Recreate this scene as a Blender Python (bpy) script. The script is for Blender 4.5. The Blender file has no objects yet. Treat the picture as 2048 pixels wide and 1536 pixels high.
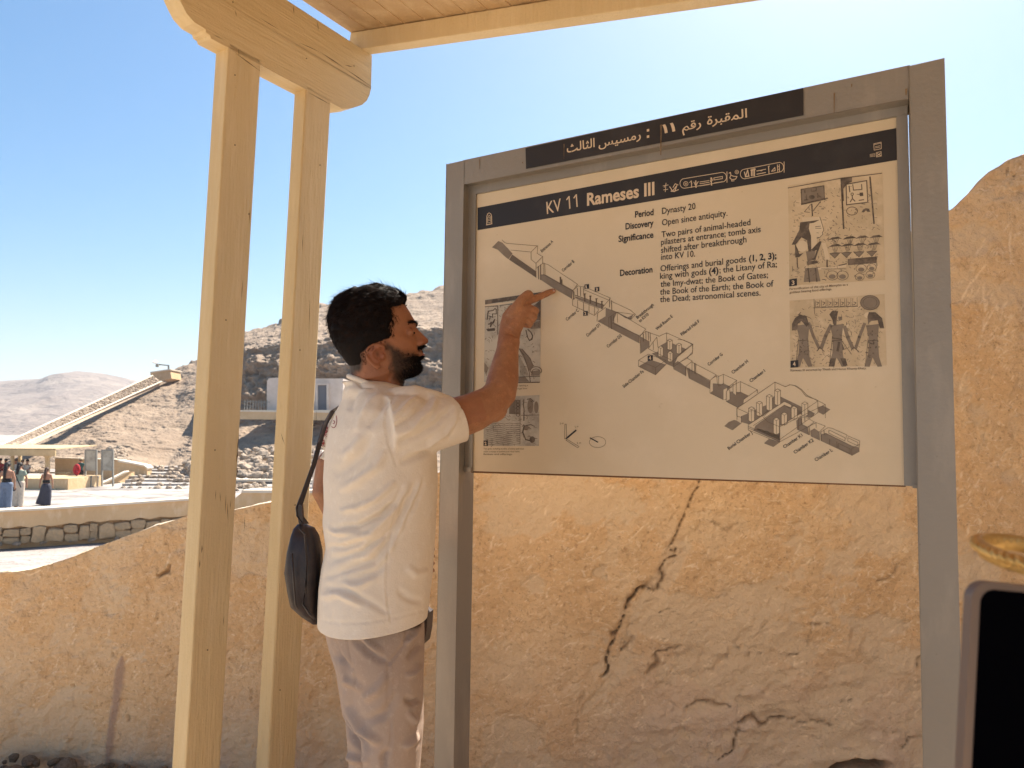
import bpy, bmesh, math, random
import numpy as np
from mathutils import Vector, Matrix
from mathutils.geometry import tessellate_polygon

random.seed(7)
RNG = np.random.default_rng(7)
SC = bpy.context.scene
COL = SC.collection

# ------------------------------------------------------------------ camera
F = 1450.0                      # focal length in pixels of a 2048 px wide frame
CAMZ = 1.35
PITCH, ROLL = math.radians(4.1), math.radians(-0.75)
cam = bpy.data.cameras.new("camera")
cam.sensor_width = 36.0
cam.lens = F / 2048 * 36
cam.clip_start = 0.05
cam.clip_end = 9000
cam.dof.use_dof = True
cam.dof.focus_distance = 2.0
cam.dof.aperture_fstop = 9.0
cam_o = bpy.data.objects.new("camera", cam)
COL.objects.link(cam_o)
CR = Matrix.Rotation(math.pi / 2 + PITCH, 3, 'X') @ Matrix.Rotation(-ROLL, 3, 'Z')
cam_o.matrix_world = Matrix.Translation((0, 0, CAMZ)) @ CR.to_4x4()
SC.camera = cam_o

# ------------------------------------------------------------------ daylight
SUN_AZ, SUN_EL = math.radians(28), math.radians(53)
world = bpy.data.worlds.new("World")
SC.world = world
world.use_nodes = True
wn = world.node_tree.nodes
sky = wn.new("ShaderNodeTexSky")
sky.sky_type = 'NISHITA'
sky.sun_disc = False
sky.sun_elevation = SUN_EL
sky.sun_rotation = SUN_AZ
sky.altitude = 100
sky.air_density = 1.0
sky.dust_density = 1.1
sky.ozone_density = 1.5
wn["Background"].inputs[1].default_value = 0.064
hsv = wn.new("ShaderNodeHueSaturation")
hsv.inputs["Hue"].default_value = 0.492
hsv.inputs["Saturation"].default_value = 1.38
world.node_tree.links.new(sky.outputs[0], hsv.inputs["Color"])
world.node_tree.links.new(hsv.outputs[0], wn["Background"].inputs[0])
sun = bpy.data.lights.new("sun", 'SUN')
sun.energy = 4.8
sun.angle = math.radians(0.5)
sun.color = (1.0, 0.93, 0.82)
sun_o = bpy.data.objects.new("sun", sun)
COL.objects.link(sun_o)
sd = Vector((math.sin(SUN_AZ) * math.cos(SUN_EL), math.cos(SUN_AZ) * math.cos(SUN_EL), math.sin(SUN_EL)))
sun_o.rotation_euler = sd.to_track_quat('Z', 'Y').to_euler()
SC.view_settings.view_transform = 'Standard'
SC.view_settings.look = 'None'
SC.view_settings.gamma = 1
SC.view_settings.use_curve_mapping = False
SC.view_settings.exposure = 1.42
SC.cycles.use_denoising = True
SC.cycles.max_bounces = 8
SC.cycles.diffuse_bounces = 5
SC.render.film_transparent = False

# ------------------------------------------------------------------ helpers
CAM = np.array([0, 0, CAMZ])
CRN = np.array(CR)

def ray(x, y):
    d = CRN @ np.array([(x - 1024) / F, -(y - 768) / F, -1.0])
    return d

def at(x, y, D):
    """point seen at photo pixel x, y whose distance forward (world Y) is D"""
    d = ray(x, y)
    return CAM + d * (D / d[1])

def onplane(x, y, p0, n):
    d = ray(x, y)
    t = np.dot(np.asarray(p0) - CAM, n) / np.dot(d, n)
    return CAM + d * t

def proj(P):
    q = (np.asarray(P) - CAM) @ CRN
    return 1024 + F * q[..., 0] / -q[..., 2], 768 - F * q[..., 1] / -q[..., 2]

def V(*a):
    return np.array(a, float)

def nrm(v):
    v = np.asarray(v, float)
    return v / np.linalg.norm(v)

def tag(o, label=None, cat=None, group=None, kind=None):
    if label: o['label'] = label
    if cat: o['category'] = cat
    if group: o['group'] = group
    if kind: o['kind'] = kind
    return o

def empty(name, loc, label=None, cat=None, group=None):
    o = bpy.data.objects.new(name, None)
    o.empty_display_size = 0.1
    o.location = Vector(loc)
    COL.objects.link(o)
    return tag(o, label, cat, group)

def mesh(name, verts, faces, m, parent=None, smooth=False, data=None):
    me = data
    if me is None:
        me = bpy.data.meshes.new(name)
        me.from_pydata([tuple(map(float, v)) for v in verts], [], [tuple(map(int, f)) for f in faces])
        me.update()
    if m is not None and not me.materials:
        for mm in (m if isinstance(m, list) else [m]):
            me.materials.append(mm)
    if smooth:
        me.polygons.foreach_set("use_smooth", [True] * len(me.polygons))
    o = bpy.data.objects.new(name, me)
    COL.objects.link(o)
    if parent is not None:
        o.parent = parent
        o.matrix_parent_inverse = Matrix.Translation(parent.location).inverted() if parent.rotation_euler[:] == (0, 0, 0) else parent.matrix_basis.inverted()
    return o

def copy_tree(o, delta, parent=None):
    c = o.copy()
    COL.objects.link(c)
    if parent is None:
        c.location = o.location + Vector(delta)
    else:
        c.parent = parent
        c.matrix_parent_inverse = o.matrix_parent_inverse.copy()
    for ch in [k for k in o.children]:
        copy_tree(ch, delta, c)
    return c

class MB:
    def __init__(s):
        s.v, s.f = [], []
    def add(s, vs, fs):
        b = len(s.v)
        s.v += [tuple(v) for v in vs]
        s.f += [tuple(i + b for i in f) for f in fs]
        return s
    def prism(s, poly, ext):
        """polygon (3D points) extruded along ext; capped with tessellation"""
        poly = [np.asarray(p, float) for p in poly]
        n = len(poly)
        ext = np.asarray(ext, float)
        tri = tessellate_polygon([[Vector(p) for p in poly]])
        vs = poly + [p + ext for p in poly]
        fs = [tuple(t) for t in tri] + [tuple(i + n for i in reversed(t)) for t in tri]
        fs += [(i, (i + 1) % n, (i + 1) % n + n, i + n) for i in range(n)]
        return s.add(vs, fs)
    def box(s, o, a, b, c):
        """box from corner o with edge vectors a, b, c"""
        o, a, b, c = [np.asarray(q, float) for q in (o, a, b, c)]
        vs = [o, o + a, o + a + b, o + b, o + c, o + a + c, o + a + b + c, o + b + c]
        return s.add(vs, [(0, 3, 2, 1), (4, 5, 6, 7), (0, 1, 5, 4), (1, 2, 6, 5), (2, 3, 7, 6), (3, 0, 4, 7)])
    def quad(s, a, b, c, d):
        return s.add([a, b, c, d], [(0, 1, 2, 3)])
    def tube(s, pts, rad, n=16, ref=(0, 0, 1), cap=True):
        pts = [np.asarray(p, float) for p in pts]
        b = len(s.v)
        k = len(pts)
        ref = nrm(ref)
        for i, p in enumerate(pts):
            t = nrm(pts[min(i + 1, k - 1)] - pts[max(i - 1, 0)])
            u = np.cross(t, ref)
            if np.linalg.norm(u) < 1e-3:
                u = np.cross(t, V(0.31, 0.9, 0.2))
            u = nrm(u)
            w = np.cross(u, t)
            r = rad[i] if hasattr(rad, '__len__') else rad
            ra, rb = (r if hasattr(r, '__len__') else (r, r))
            for j in range(n):
                a = 2 * math.pi * j / n
                s.v.append(tuple(p + u * ra * math.cos(a) + w * rb * math.sin(a)))
        for i in range(k - 1):
            for j in range(n):
                j2 = (j + 1) % n
                s.f.append((b + i * n + j, b + i * n + j2, b + (i + 1) * n + j2, b + (i + 1) * n + j))
        if cap:
            s.f.append(tuple(b + j for j in reversed(range(n))))
            s.f.append(tuple(b + (k - 1) * n + j for j in range(n)))
        return s
    def ball(s, c, r, n=16, m=10, axes=None):
        c = np.asarray(c, float)
        r = r if hasattr(r, '__len__') else (r, r, r)
        A = axes if axes is not None else np.eye(3)
        b = len(s.v)
        for i in range(1, m):
            th = math.pi * i / m
            for j in range(n):
                ph = 2 * math.pi * j / n
                q = V(r[0] * math.sin(th) * math.cos(ph), r[1] * math.sin(th) * math.sin(ph), r[2] * math.cos(th))
                s.v.append(tuple(c + q @ A))
        top = len(s.v); s.v.append(tuple(c + V(0, 0, r[2]) @ A))
        bot = len(s.v); s.v.append(tuple(c - V(0, 0, r[2]) @ A))
        for i in range(m - 2):
            for j in range(n):
                j2 = (j + 1) % n
                s.f.append((b + i * n + j, b + (i + 1) * n + j, b + (i + 1) * n + j2, b + i * n + j2))
        for j in range(n):
            j2 = (j + 1) % n
            s.f.append((top, b + j, b + j2))
            s.f.append((bot, b + (m - 2) * n + j2, b + (m - 2) * n + j))
        return s
    def build(s, name, m, parent=None, smooth=False):
        return mesh(name, s.v, s.f, m, parent, smooth)

# vectorised value noise
_P = RNG.random((64, 64, 64))
def vnoise(p):
    p = np.asarray(p, float)
    i = np.floor(p).astype(int)
    f = p - i
    f = f * f * (3 - 2 * f)
    i0 = i & 63
    i1 = (i + 1) & 63
    def g(a, b, c):
        return _P[a[..., 0], b[..., 1], c[..., 2]]
    x00 = g(i0, i0, i0) * (1 - f[..., 0]) + g(i1, i0, i0) * f[..., 0]
    x10 = g(i0, i1, i0) * (1 - f[..., 0]) + g(i1, i1, i0) * f[..., 0]
    x01 = g(i0, i0, i1) * (1 - f[..., 0]) + g(i1, i0, i1) * f[..., 0]
    x11 = g(i0, i1, i1) * (1 - f[..., 0]) + g(i1, i1, i1) * f[..., 0]
    y0 = x00 * (1 - f[..., 1]) + x10 * f[..., 1]
    y1 = x01 * (1 - f[..., 1]) + x11 * f[..., 1]
    return (y0 * (1 - f[..., 2]) + y1 * f[..., 2]) * 2 - 1

def fbm(p, oct=4, gain=0.5, lac=2.03):
    p = np.asarray(p, float)
    a, s = 1.0, 0
    for k in range(oct):
        s = s + a * vnoise(p + k * 17.3)
        p = p * lac
        a *= gain
    return s

def seg_dist(px, py, pts):
    """distance of arrays px, py to a polyline; also the parameter along it (0..1)"""
    best = np.full(px.shape, 1e9)
    tt = np.zeros(px.shape)
    n = len(pts) - 1
    for i in range(n):
        (x0, y0), (x1, y1) = pts[i][:2], pts[i + 1][:2]
        dx, dy = x1 - x0, y1 - y0
        L = dx * dx + dy * dy + 1e-9
        t = np.clip(((px - x0) * dx + (py - y0) * dy) / L, 0, 1)
        d = np.hypot(px - x0 - t * dx, py - y0 - t * dy)
        m = d < best
        best = np.where(m, d, best)
        tt = np.where(m, (i + t) / n, tt)
    return best, tt

def sstep(a, b, x):
    t = np.clip((x - a) / (b - a), 0, 1)
    return t * t * (3 - 2 * t)

def gridmesh(name, P, m, parent=None, smooth=True, mask=None, attrs=None):
    """P: (rows, cols, 3)"""
    R, C = P.shape[:2]
    idx = np.arange(R * C).reshape(R, C)
    q = np.stack([idx[:-1, :-1], idx[:-1, 1:], idx[1:, 1:], idx[1:, :-1]], -1).reshape(-1, 4)
    if mask is not None:
        q = q[mask[:-1, :-1].reshape(-1)]
    me = bpy.data.meshes.new(name)
    me.vertices.add(R * C)
    me.vertices.foreach_set("co", P.reshape(-1).astype(np.float32))
    me.loops.add(len(q) * 4)
    me.loops.foreach_set("vertex_index", q.reshape(-1).astype(np.int32))
    me.polygons.add(len(q))
    me.polygons.foreach_set("loop_start", np.arange(0, len(q) * 4, 4, dtype=np.int32))
    me.polygons.foreach_set("loop_total", np.full(len(q), 4, dtype=np.int32))
    me.update(calc_edges=True)
    me.validate()
    for k, a in (attrs or {}).items():
        at_ = me.attributes.new(k, 'FLOAT', 'POINT')
        at_.data.foreach_set("value", a.reshape(-1).astype(np.float32))
    return mesh(name, None, None, m, parent, smooth, data=me)

def loft(sections, cap=True):
    """sections: list of (n,3) arrays -> MB"""
    b = MB()
    n = len(sections[0])
    for s_ in sections:
        b.v += [tuple(p) for p in s_]
    for i in range(len(sections) - 1):
        for j in range(n):
            j2 = (j + 1) % n
            b.f.append((i * n + j, i * n + j2, (i + 1) * n + j2, (i + 1) * n + j))
    if cap:
        b.f.append(tuple(reversed(range(n))))
        b.f.append(tuple((len(sections) - 1) * n + j for j in range(n)))
    return b

def remesh(mb, voxel, smooth=2, name="m"):
    """union of overlapping closed shells -> one continuous mesh data block"""
    me = bpy.data.meshes.new(name)
    me.from_pydata([tuple(map(float, v)) for v in mb.v], [], mb.f)
    me.update()
    bm = bmesh.new(); bm.from_mesh(me)
    bmesh.ops.recalc_face_normals(bm, faces=bm.faces[:])
    bm.to_mesh(me); bm.free()
    o = bpy.data.objects.new("tmp", me)
    COL.objects.link(o)
    r = o.modifiers.new("r", 'REMESH'); r.mode = 'VOXEL'; r.voxel_size = voxel
    if smooth:
        q = o.modifiers.new("s", 'SMOOTH'); q.factor = 0.5; q.iterations = smooth
    dg = bpy.context.evaluated_depsgraph_get()
    out = bpy.data.meshes.new_from_object(o.evaluated_get(dg))
    bpy.data.objects.remove(o)
    out.name = name
    out.materials.clear()
    return out

def coords(me):
    a = np.empty(len(me.vertices) * 3, np.float32)
    me.vertices.foreach_get("co", a)
    return a.reshape(-1, 3).astype(float)

def normals(me):
    a = np.empty(len(me.vertices) * 3, np.float32)
    me.vertex_normals.foreach_get("vector", a)
    return a.reshape(-1, 3).astype(float)

def setco(me, c):
    me.vertices.foreach_set("co", c.reshape(-1).astype(np.float32))
    me.update()

def setattr_(me, k, a):
    t = me.attributes.new(k, 'FLOAT', 'POINT')
    t.data.foreach_set("value", a.astype(np.float32))

def bisect(me, co, no, near):
    """cut a clean edge through the mesh along a plane, only where near(centres) holds"""
    bm = bmesh.new(); bm.from_mesh(me)
    c = np.array([f.calc_center_median()[:] for f in bm.faces])
    fs = [f for f, k in zip(bm.faces[:], near(c)) if k]
    g = set(fs)
    for f in fs:
        g.update(f.edges); g.update(f.verts)
    bmesh.ops.bisect_plane(bm, geom=list(g), dist=1e-5, plane_co=Vector(co), plane_no=Vector(no))
    bm.to_mesh(me); bm.free()
    return me

def dropfaces(me, cond):
    """delete the faces whose centre satisfies cond(centres)"""
    bm = bmesh.new(); bm.from_mesh(me)
    c = np.array([f.calc_center_median()[:] for f in bm.faces])
    m = cond(c)
    bmesh.ops.delete(bm, geom=[f for f, k in zip(bm.faces[:], m) if k], context='FACES')
    bm.to_mesh(me); bm.free()
    return me

# ------------------------------------------------------------------ materials
def mat(name, base, rough=0.85, layers=(), bump=(), metal=0.0, spec=0.3, attr=None, emit=None, coat=0.0, rot=None):
    """layers: (scale, detail, colour, lo, hi[, stretch xyz[, distortion]]) noise masks over the base colour
       bump: (scale, detail, distance[, stretch]) ; attr: (attribute, colour)"""
    m = bpy.data.materials.new(name)
    m.use_nodes = True
    t = m.node_tree
    N, L = t.nodes, t.links
    b = N["Principled BSDF"]
    b.inputs["Roughness"].default_value = rough
    b.inputs["Metallic"].default_value = metal
    b.inputs["Specular IOR Level"].default_value = spec
    b.inputs["Coat Weight"].default_value = coat
    tc = N.new("ShaderNodeTexCoord")
    col = None
    def vec(stretch):
        mp = N.new("ShaderNodeMapping")
        L.new(tc.outputs["Object"], mp.inputs[0])
        if rot is not None and stretch:
            mp.vector_type = 'TEXTURE'
            mp.inputs["Rotation"].default_value = (0, 0, rot)
            mp.inputs["Scale"].default_value = tuple(1 / q for q in stretch)
        elif stretch:
            mp.inputs["Scale"].default_value = stretch
        return mp.outputs[0]
    rgb = N.new("ShaderNodeRGB"); rgb.outputs[0].default_value = (*base, 1)
    col = rgb.outputs[0]
    for ly in layers:
        sc, det, c2, lo, hi = ly[:5]
        nz = N.new("ShaderNodeTexNoise")
        nz.inputs["Scale"].default_value = sc
        nz.inputs["Detail"].default_value = det
        nz.inputs["Roughness"].default_value = 0.6
        if len(ly) > 6: nz.inputs["Distortion"].default_value = ly[6]
        L.new(vec(ly[5] if len(ly) > 5 else None), nz.inputs["Vector"])
        mr = N.new("ShaderNodeMapRange")
        mr.inputs[1].default_value = lo; mr.inputs[2].default_value = hi
        L.new(nz.outputs[0], mr.inputs[0])
        mx = N.new("ShaderNodeMix"); mx.data_type = 'RGBA'
        L.new(mr.outputs[0], mx.inputs[0]); L.new(col, mx.inputs[6])
        mx.inputs[7].default_value = (*c2, 1)
        col = mx.outputs[2]
    for a in ([attr] if attr and isinstance(attr[0], str) else (attr or [])):
        an = N.new("ShaderNodeAttribute"); an.attribute_name = a[0]
        mx = N.new("ShaderNodeMix"); mx.data_type = 'RGBA'
        L.new(an.outputs["Fac"], mx.inputs[0]); L.new(col, mx.inputs[6])
        mx.inputs[7].default_value = (*a[1], 1)
        col = mx.outputs[2]
    L.new(col, b.inputs["Base Color"])
    prev = None
    for bp in bump:
        nz = N.new("ShaderNodeTexNoise")
        nz.inputs["Scale"].default_value = bp[0]; nz.inputs["Detail"].default_value = bp[1]
        L.new(vec(bp[3] if len(bp) > 3 else None), nz.inputs["Vector"])
        bn = N.new("ShaderNodeBump"); bn.inputs["Distance"].default_value = bp[2]
        L.new(nz.outputs[0], bn.inputs["Height"])
        if prev: L.new(prev, bn.inputs["Normal"])
        prev = bn.outputs[0]
    if prev: L.new(prev, b.inputs["Normal"])
    return m

PLAZA = -1.70                                   # height of the open plaza below the shelter terrace
M = {}
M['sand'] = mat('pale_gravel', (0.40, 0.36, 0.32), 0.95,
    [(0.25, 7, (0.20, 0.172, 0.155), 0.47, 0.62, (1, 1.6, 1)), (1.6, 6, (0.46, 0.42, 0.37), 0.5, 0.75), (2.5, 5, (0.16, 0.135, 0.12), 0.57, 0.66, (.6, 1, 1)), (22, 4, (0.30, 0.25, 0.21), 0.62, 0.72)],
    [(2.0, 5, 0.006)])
M['terrace'] = mat('terrace_dust', (0.66, 0.53, 0.39), 0.95,
    [(1.2, 6, (0.56, 0.44, 0.31), 0.45, 0.7), (40, 3, (0.25, 0.2, 0.15), 0.62, 0.7)], [(6, 6, 0.02), (60, 3, 0.006)])
M['rock'] = mat('limestone_rock', (0.29, 0.21, 0.145), 0.95,
    [(0.09, 8, (0.225, 0.16, 0.11), 0.38, 0.72, (1, 1, 3), 1.0), (0.5, 8, (0.37, 0.28, 0.20), 0.48, 0.8, (1, 1, 2.5)),
     (2.2, 6, (0.16, 0.11, 0.075), 0.58, 0.8, (1, 1, 1.5))],
    [(0.5, 10, 0.35, (1, 1, 2)), (3.0, 8, 0.16)])
M['gravel'] = mat('shade_tinted_gravel', (0.30, 0.26, 0.235), 0.95, [(0.8, 6, (0.42, 0.37, 0.335), 0.45, 0.7, (1, 3, 1)), (14, 6, (0.13, 0.105, 0.095), 0.52, 0.7), (40, 4, (0.46, 0.41, 0.37), 0.58, 0.68)], [(8, 6, 0.006)])  # darker than the sand: the strip's shade is put into its colour
M['wallstone'] = mat('rough_tan_stone', (0.66, 0.46, 0.26), 0.93, [(3, 5, (0.52, 0.37, 0.22), 0.4, 0.7), (12, 5, (0.60, 0.45, 0.29), .5, .75)], [(12, 5, .03)])
M['mountain'] = mat('far_limestone', (0.26, 0.205, 0.17), 1.0,
    [(0.008, 8, (0.19, 0.15, 0.125), 0.4, 0.65), (0.05, 8, (0.34, 0.275, 0.22), 0.5, 0.75, (1, 1, 2))], [(0.03, 10, 9.0), (0.2, 6, 1.6)])
M['plaster_far'] = mat('ochre_plaster_far', (0.66, 0.46, 0.26), 0.9,
    [(0.8, 6, (0.56, 0.37, 0.195), 0.4, 0.7, (1, 1, 0.5)), (5, 5, (0.74, 0.56, 0.36), 0.55, 0.75, (1, 1, 0.4))], [(6, 6, 0.03)])
M['plaster_top'] = mat('pale_plaster', (0.74, 0.65, 0.52), 0.9, [(2, 5, (0.66, 0.56, 0.43), 0.4, 0.7)], [(9, 5, 0.02)])  # paler plaster for copings, kerb and hut roof
M['stone'] = mat('rubble_stone', (0.44, 0.34, 0.25), 0.95,
    [(2.5, 5, (0.30, 0.215, 0.145), 0.4, 0.7), (9, 4, (0.56, 0.47, 0.36), 0.5, 0.75)], [(12, 5, 0.03)])
M['white'] = mat('whitewashed_plaster', (0.66, 0.56, 0.49), 0.9, [(1, 5, (0.56, 0.46, 0.38), 0.4, 0.7)])
M['door'] = mat('grey_metal_door', (0.13, 0.13, 0.15), 0.6)
M['farwood'] = mat('cream_painted_wood_far', (0.58, 0.44, 0.25), 0.7, [(3, 4, (0.46, 0.33, 0.18), 0.4, 0.7)])
M['steel'] = mat('grey_painted_steel_far', (0.26, 0.25, 0.22), 0.5)
M['paper_far'] = mat('faded_print', (0.46, 0.43, 0.36), 0.7, [(3, 5, (0.30, 0.27, 0.22), 0.45, 0.7)])

# ---- ground sheet out to the horizon
def ground():
    rs = [0] + list(np.geomspace(4, 2600, 70))
    n = 96
    P = np.zeros((len(rs), n + 1, 3))
    for i, r in enumerate(rs):
        a = np.linspace(0, 2 * math.pi, n + 1)
        P[i] = np.stack([np.cos(a) * r, np.sin(a) * r + 0.0, np.full(n + 1, PLAZA)], -1)
    o = gridmesh('plaza_ground', P, M['sand'])
    tag(o, kind='structure')
ground()

# ---- hillside with its cliff, built from the ground line up to the ridge and down behind
def hill(name, cols, m, nx, ny, disp, back):
    xs = np.array([c[0] for c in cols], float)
    rows = np.array([[r for r in c[1]] for c in cols], float)      # (C, R, 2)
    w_ = np.interp(np.linspace(xs[0], xs[-1], 4000), [-60, -20, 700, 950, 1100], [.08, 1, 1, .5, .08])
    cw = np.cumsum(w_); cw = (cw - cw[0]) / (cw[-1] - cw[0])
    gx = np.interp(np.linspace(0, 1, nx), cw, np.linspace(xs[0], xs[-1], 4000))
    R = rows.shape[1]
    Y = np.stack([np.interp(gx, xs, rows[:, k, 0]) for k in range(R)], 0)
    D = np.stack([np.interp(gx, xs, rows[:, k, 1]) for k in range(R)], 0)
    t = np.linspace(0, R - 1, ny)
    P = np.zeros((ny + len(back), nx, 3))
    for j in range(ny):
        k = min(int(t[j]), R - 2); f = t[j] - k
        f = f * f * (3 - 2 * f) * 0.4 + f * 0.6
        y = Y[k] * (1 - f) + Y[k + 1] * f
        d = D[k] * (1 - f) + D[k + 1] * f
        for i in range(nx):
            P[j, i] = at(gx[i], y[i], d[i])
    P[:ny] = disp(P[:ny], t[:, None] / (R - 1), gx[None, :])
    P[0, :, 2] = np.minimum(P[0, :, 2], PLAZA - 1.0)
    for q, (db, dz) in enumerate(back):
        P[ny + q] = P[ny - 1] + V(0, db, -dz)
    return tag(gridmesh(name, P, m), kind='structure')

def rock_disp(P, t, gx):
    e = np.minimum(1, t * 4) * 1.0
    n1 = fbm(P * V(.06, .06, .10), 5)
    rid = 1 - np.abs(fbm(P * V(.13, .13, .05) + 9, 5)) * 1.6
    strata = fbm(P * V(.03, .03, .55) + 31, 4)
    fine = fbm(P * V(.6, .6, .9) + 3, 4)
    cl = np.exp(-((t - 0.62) / 0.16) ** 2) * sstep(420, 500, gx)      # the cliff band
    out = P.copy()
    amp = (n1 * 0.6 + fine * 0.20 + rid * 0.3 - .3) * e + cl * (strata * .9 + rid * 1.1)
    gul = seg_dist(gx + 0 * t, 900 - t * 160 + 0 * gx, [(300, 895), (345, 850), (400, 800), (430, 770)])[0]
    amp = amp - 1.8 * np.exp(-(gul / 16) ** 2)
    finer = fbm(P * V(1.6, 1.6, 2.6) + 77, 4, .6)
    blocks = np.floor(fbm(P * V(.35, .35, .5) + 120, 3) * 4) / 4
    out[..., 1] -= amp + finer * .12 * e + cl * (blocks * 1.1 + finer * .5)
    out[..., 2] += (fine * 0.10 + n1 * 0.2 + finer * .05) * e
    edge = sstep(.93, 1, t)
    out[..., 2] += edge * (np.abs(fbm(P * V(.25, .25, .25) + 55, 4)) * 0.9 - .3) * sstep(310, 380, gx)
    return out

cols = [
 (-700, [(955, 56), (950, 62), (945, 70), (940, 78), (935, 88)]),
 (-200, [(950, 56), (935, 62), (925, 70), (915, 78), (906, 88)]),
 (0,    [(948, 56), (930, 60), (915, 66), (904, 72), (893, 78)]),
 (100,  [(946, 56), (918, 60), (893, 68), (868, 76), (848, 84)]),
 (200,  [(944, 57), (902, 62), (866, 72), (828, 82), (804, 92)]),
 (300,  [(946, 60), (897, 66), (852, 78), (795, 90), (760, 101)]),
 (350,  [(946, 60), (902, 66), (852, 78), (788, 92), (737, 108)]),
 (395,  [(946, 60), (906, 66), (864, 74), (776, 90), (714, 113)]),
 (440,  [(947, 60), (906, 66), (858, 73), (750, 86), (690, 116)]),
 (490,  [(948, 60), (900, 66), (832, 76), (700, 81), (663, 112)]),
 (556,  [(948, 60), (898, 66), (830, 76), (692, 80), (648, 110)]),
 (575,  [(948, 60), (897, 66), (829, 76), (684, 81), (636, 112)]),
 (645,  [(948, 60), (895, 66), (828, 76), (690, 81), (610, 118)]),
 (760,  [(949, 60), (893, 66), (827, 76), (670, 82), (594, 122)]),
 (890,  [(950, 60), (892, 66), (826, 76), (655, 84), (574, 125)]),
 (1300, [(952, 60), (890, 66), (826, 76), (640, 86), (540, 125)]),
 (1900, [(955, 60), (890, 66), (826, 76), (660, 86), (560, 125)]),
 (3200, [(960, 60), (900, 66), (840, 76), (780, 86), (700, 125)])]
hill('hillside', cols, M['rock'], 720, 300, rock_disp, [(8, 1), (40, 14), (90, 60)])

def mt_disp(P, t, gx):
    e = np.minimum(1, t * 3) * (1 - 0.8 * sstep(.9, 1, t))
    rid = 1 - np.abs(fbm(P * V(.010, .003, .004) + 5, 5, .42)) * 1.9
    out = P.copy()
    out[..., 1] -= rid * 30 * e
    out[..., 2] += fbm(P * .012 + 4, 4) * 3 * e
    return out
mcols = [(-900, [(900, 330), (860, 430), (820, 560), (775, 700)]), (-200, [(900, 330), (860, 430), (815, 560), (768, 700)]),
         (0, [(895, 330), (855, 430), (808, 560), (763, 700)]), (60, [(893, 330), (852, 430), (802, 560), (759, 700)]),
         (110, [(892, 330), (850, 430), (795, 560), (757, 700)]), (135, [(892, 330), (848, 430), (790, 560), (748, 700)]),
         (160, [(892, 330), (848, 430), (790, 560), (743, 700)]), (210, [(892, 330), (850, 430), (792, 560), (748, 700)]),
         (250, [(892, 330), (850, 430), (798, 560), (756, 700)]), (290, [(892, 330), (850, 430), (805, 560), (765, 700)]),
         (400, [(892, 330), (860, 430), (820, 560), (785, 700)]), (900, [(895, 330), (865, 430), (835, 560), (810, 700)])]
hill('far_mountain', mcols, M['mountain'], 360, 150, mt_disp, [(60, 10), (300, 80), (600, 200)])
rcols = [(-900, [(900, 900), (790, 1400), (768, 1700)]), (0, [(895, 900), (785, 1400), (764, 1700)]), (120, [(893, 900), (790, 1400), (770, 1700)]), (600, [(893, 900), (850, 1400), (835, 1700)])]
hill('distant_ridge', rcols, M['mountain'], 160, 50, lambda P, t, gx: P + V(0, 0, 1) * (fbm(P * .01, 5)[..., None] * 5 * (1 - t[..., None])) , [(200, 20), (600, 200)])

# ---- terrace the camera stands on, with the strip falling away behind the near wall
WA, WB = V(-2.15, 3.05, 0), V(1.9, 2.50, 0)
WD = nrm(WB - WA)                                   # along the near wall, to the right
WN = V(-WD[1], WD[0], 0)                            # away from the camera
def wallpx(x, y, off=0.0):
    return onplane(x, y, WA + WN * off, WN)
TOPPX = [(-60, 1158), (0, 1147), (50, 1138), (100, 1122), (170, 1097), (240, 1076), (300, 1056), (370, 1038), (475, 1024), (540, 1011), (640, 990),
         (700, 974), (760, 958), (875, 941), (1000, 880), (1150, 800), (1400, 672), (1650, 552), (1800, 480), (1903, 424), (1935, 392), (1955, 366), (1975, 346),
         (2000, 330), (2015, 318), (2048, 303)]
TOP3 = [wallpx(x, y) for x, y in TOPPX]
TU = np.array([np.dot(p - WA, WD) for p in TOP3])
TZ = np.array([p[2] for p in TOP3])
TU = np.concatenate([[-3.5], TU, [TU[-1] + .5, TU[-1] + 1.2, TU[-1] + 3.5]])
TZ = np.concatenate([[TZ[0] - .1], TZ, [TZ[-1] + .12, TZ[-1] + .2, TZ[-1] + .25]])
def wtop(u): return np.interp(u, TU, TZ)

ter = np.zeros((40, 60, 3))
for i in range(40):
    for j in range(60):
        u = -9 + 15.5 * j / 59
        t = i / 39
        base = WA + WD * u
        y0 = base + WN * 0.0
        ter[i, j] = y0 - WN * (14 * (1 - t))
        ter[i, j, 2] = 0.02 * fbm(ter[i, j] * 1.3, 3)
tag(gridmesh('terrace_ground', ter, M['terrace']), kind='structure')

# strip of slope between near wall and the low wall further down
LWA, LWB = at(-120, 1024, 12.6), at(640, 985, 16.4)
LWT = 0.02
LWA[2] = LWB[2] = 0
LWB[2] = 0
LWD = nrm(LWB - LWA); LWN = V(-LWD[1], LWD[0], 0)
def lwpx(x, y, off=0.0): return onplane(x, y, LWA + LWN * off, LWN)
sl = np.zeros((60, 90, 3))
for j in range(90):
    s = j / 89
    u = -3.2 + 6.6 * s
    a = WA + WD * u + WN * 0.22
    za = min(wtop(u), 1.2) - 0.05
    b = LWA + LWD * (-2 + 14 * s) + LWN * .35
    for i in range(60):
        t = i / 59
        p = a * (1 - t) + b * t
        p[2] = za * (1 - t) ** 1.6 + (-0.80) * (1 - (1 - t) ** 1.6)
        p[2] += 0.035 * fbm(p * 1.6, 5) * min(1, t * 8) * min(1, (1 - t) * 5)
        sl[i, j] = p
tag(gridmesh('sand_slope', sl, M['gravel']), kind='structure')

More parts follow.
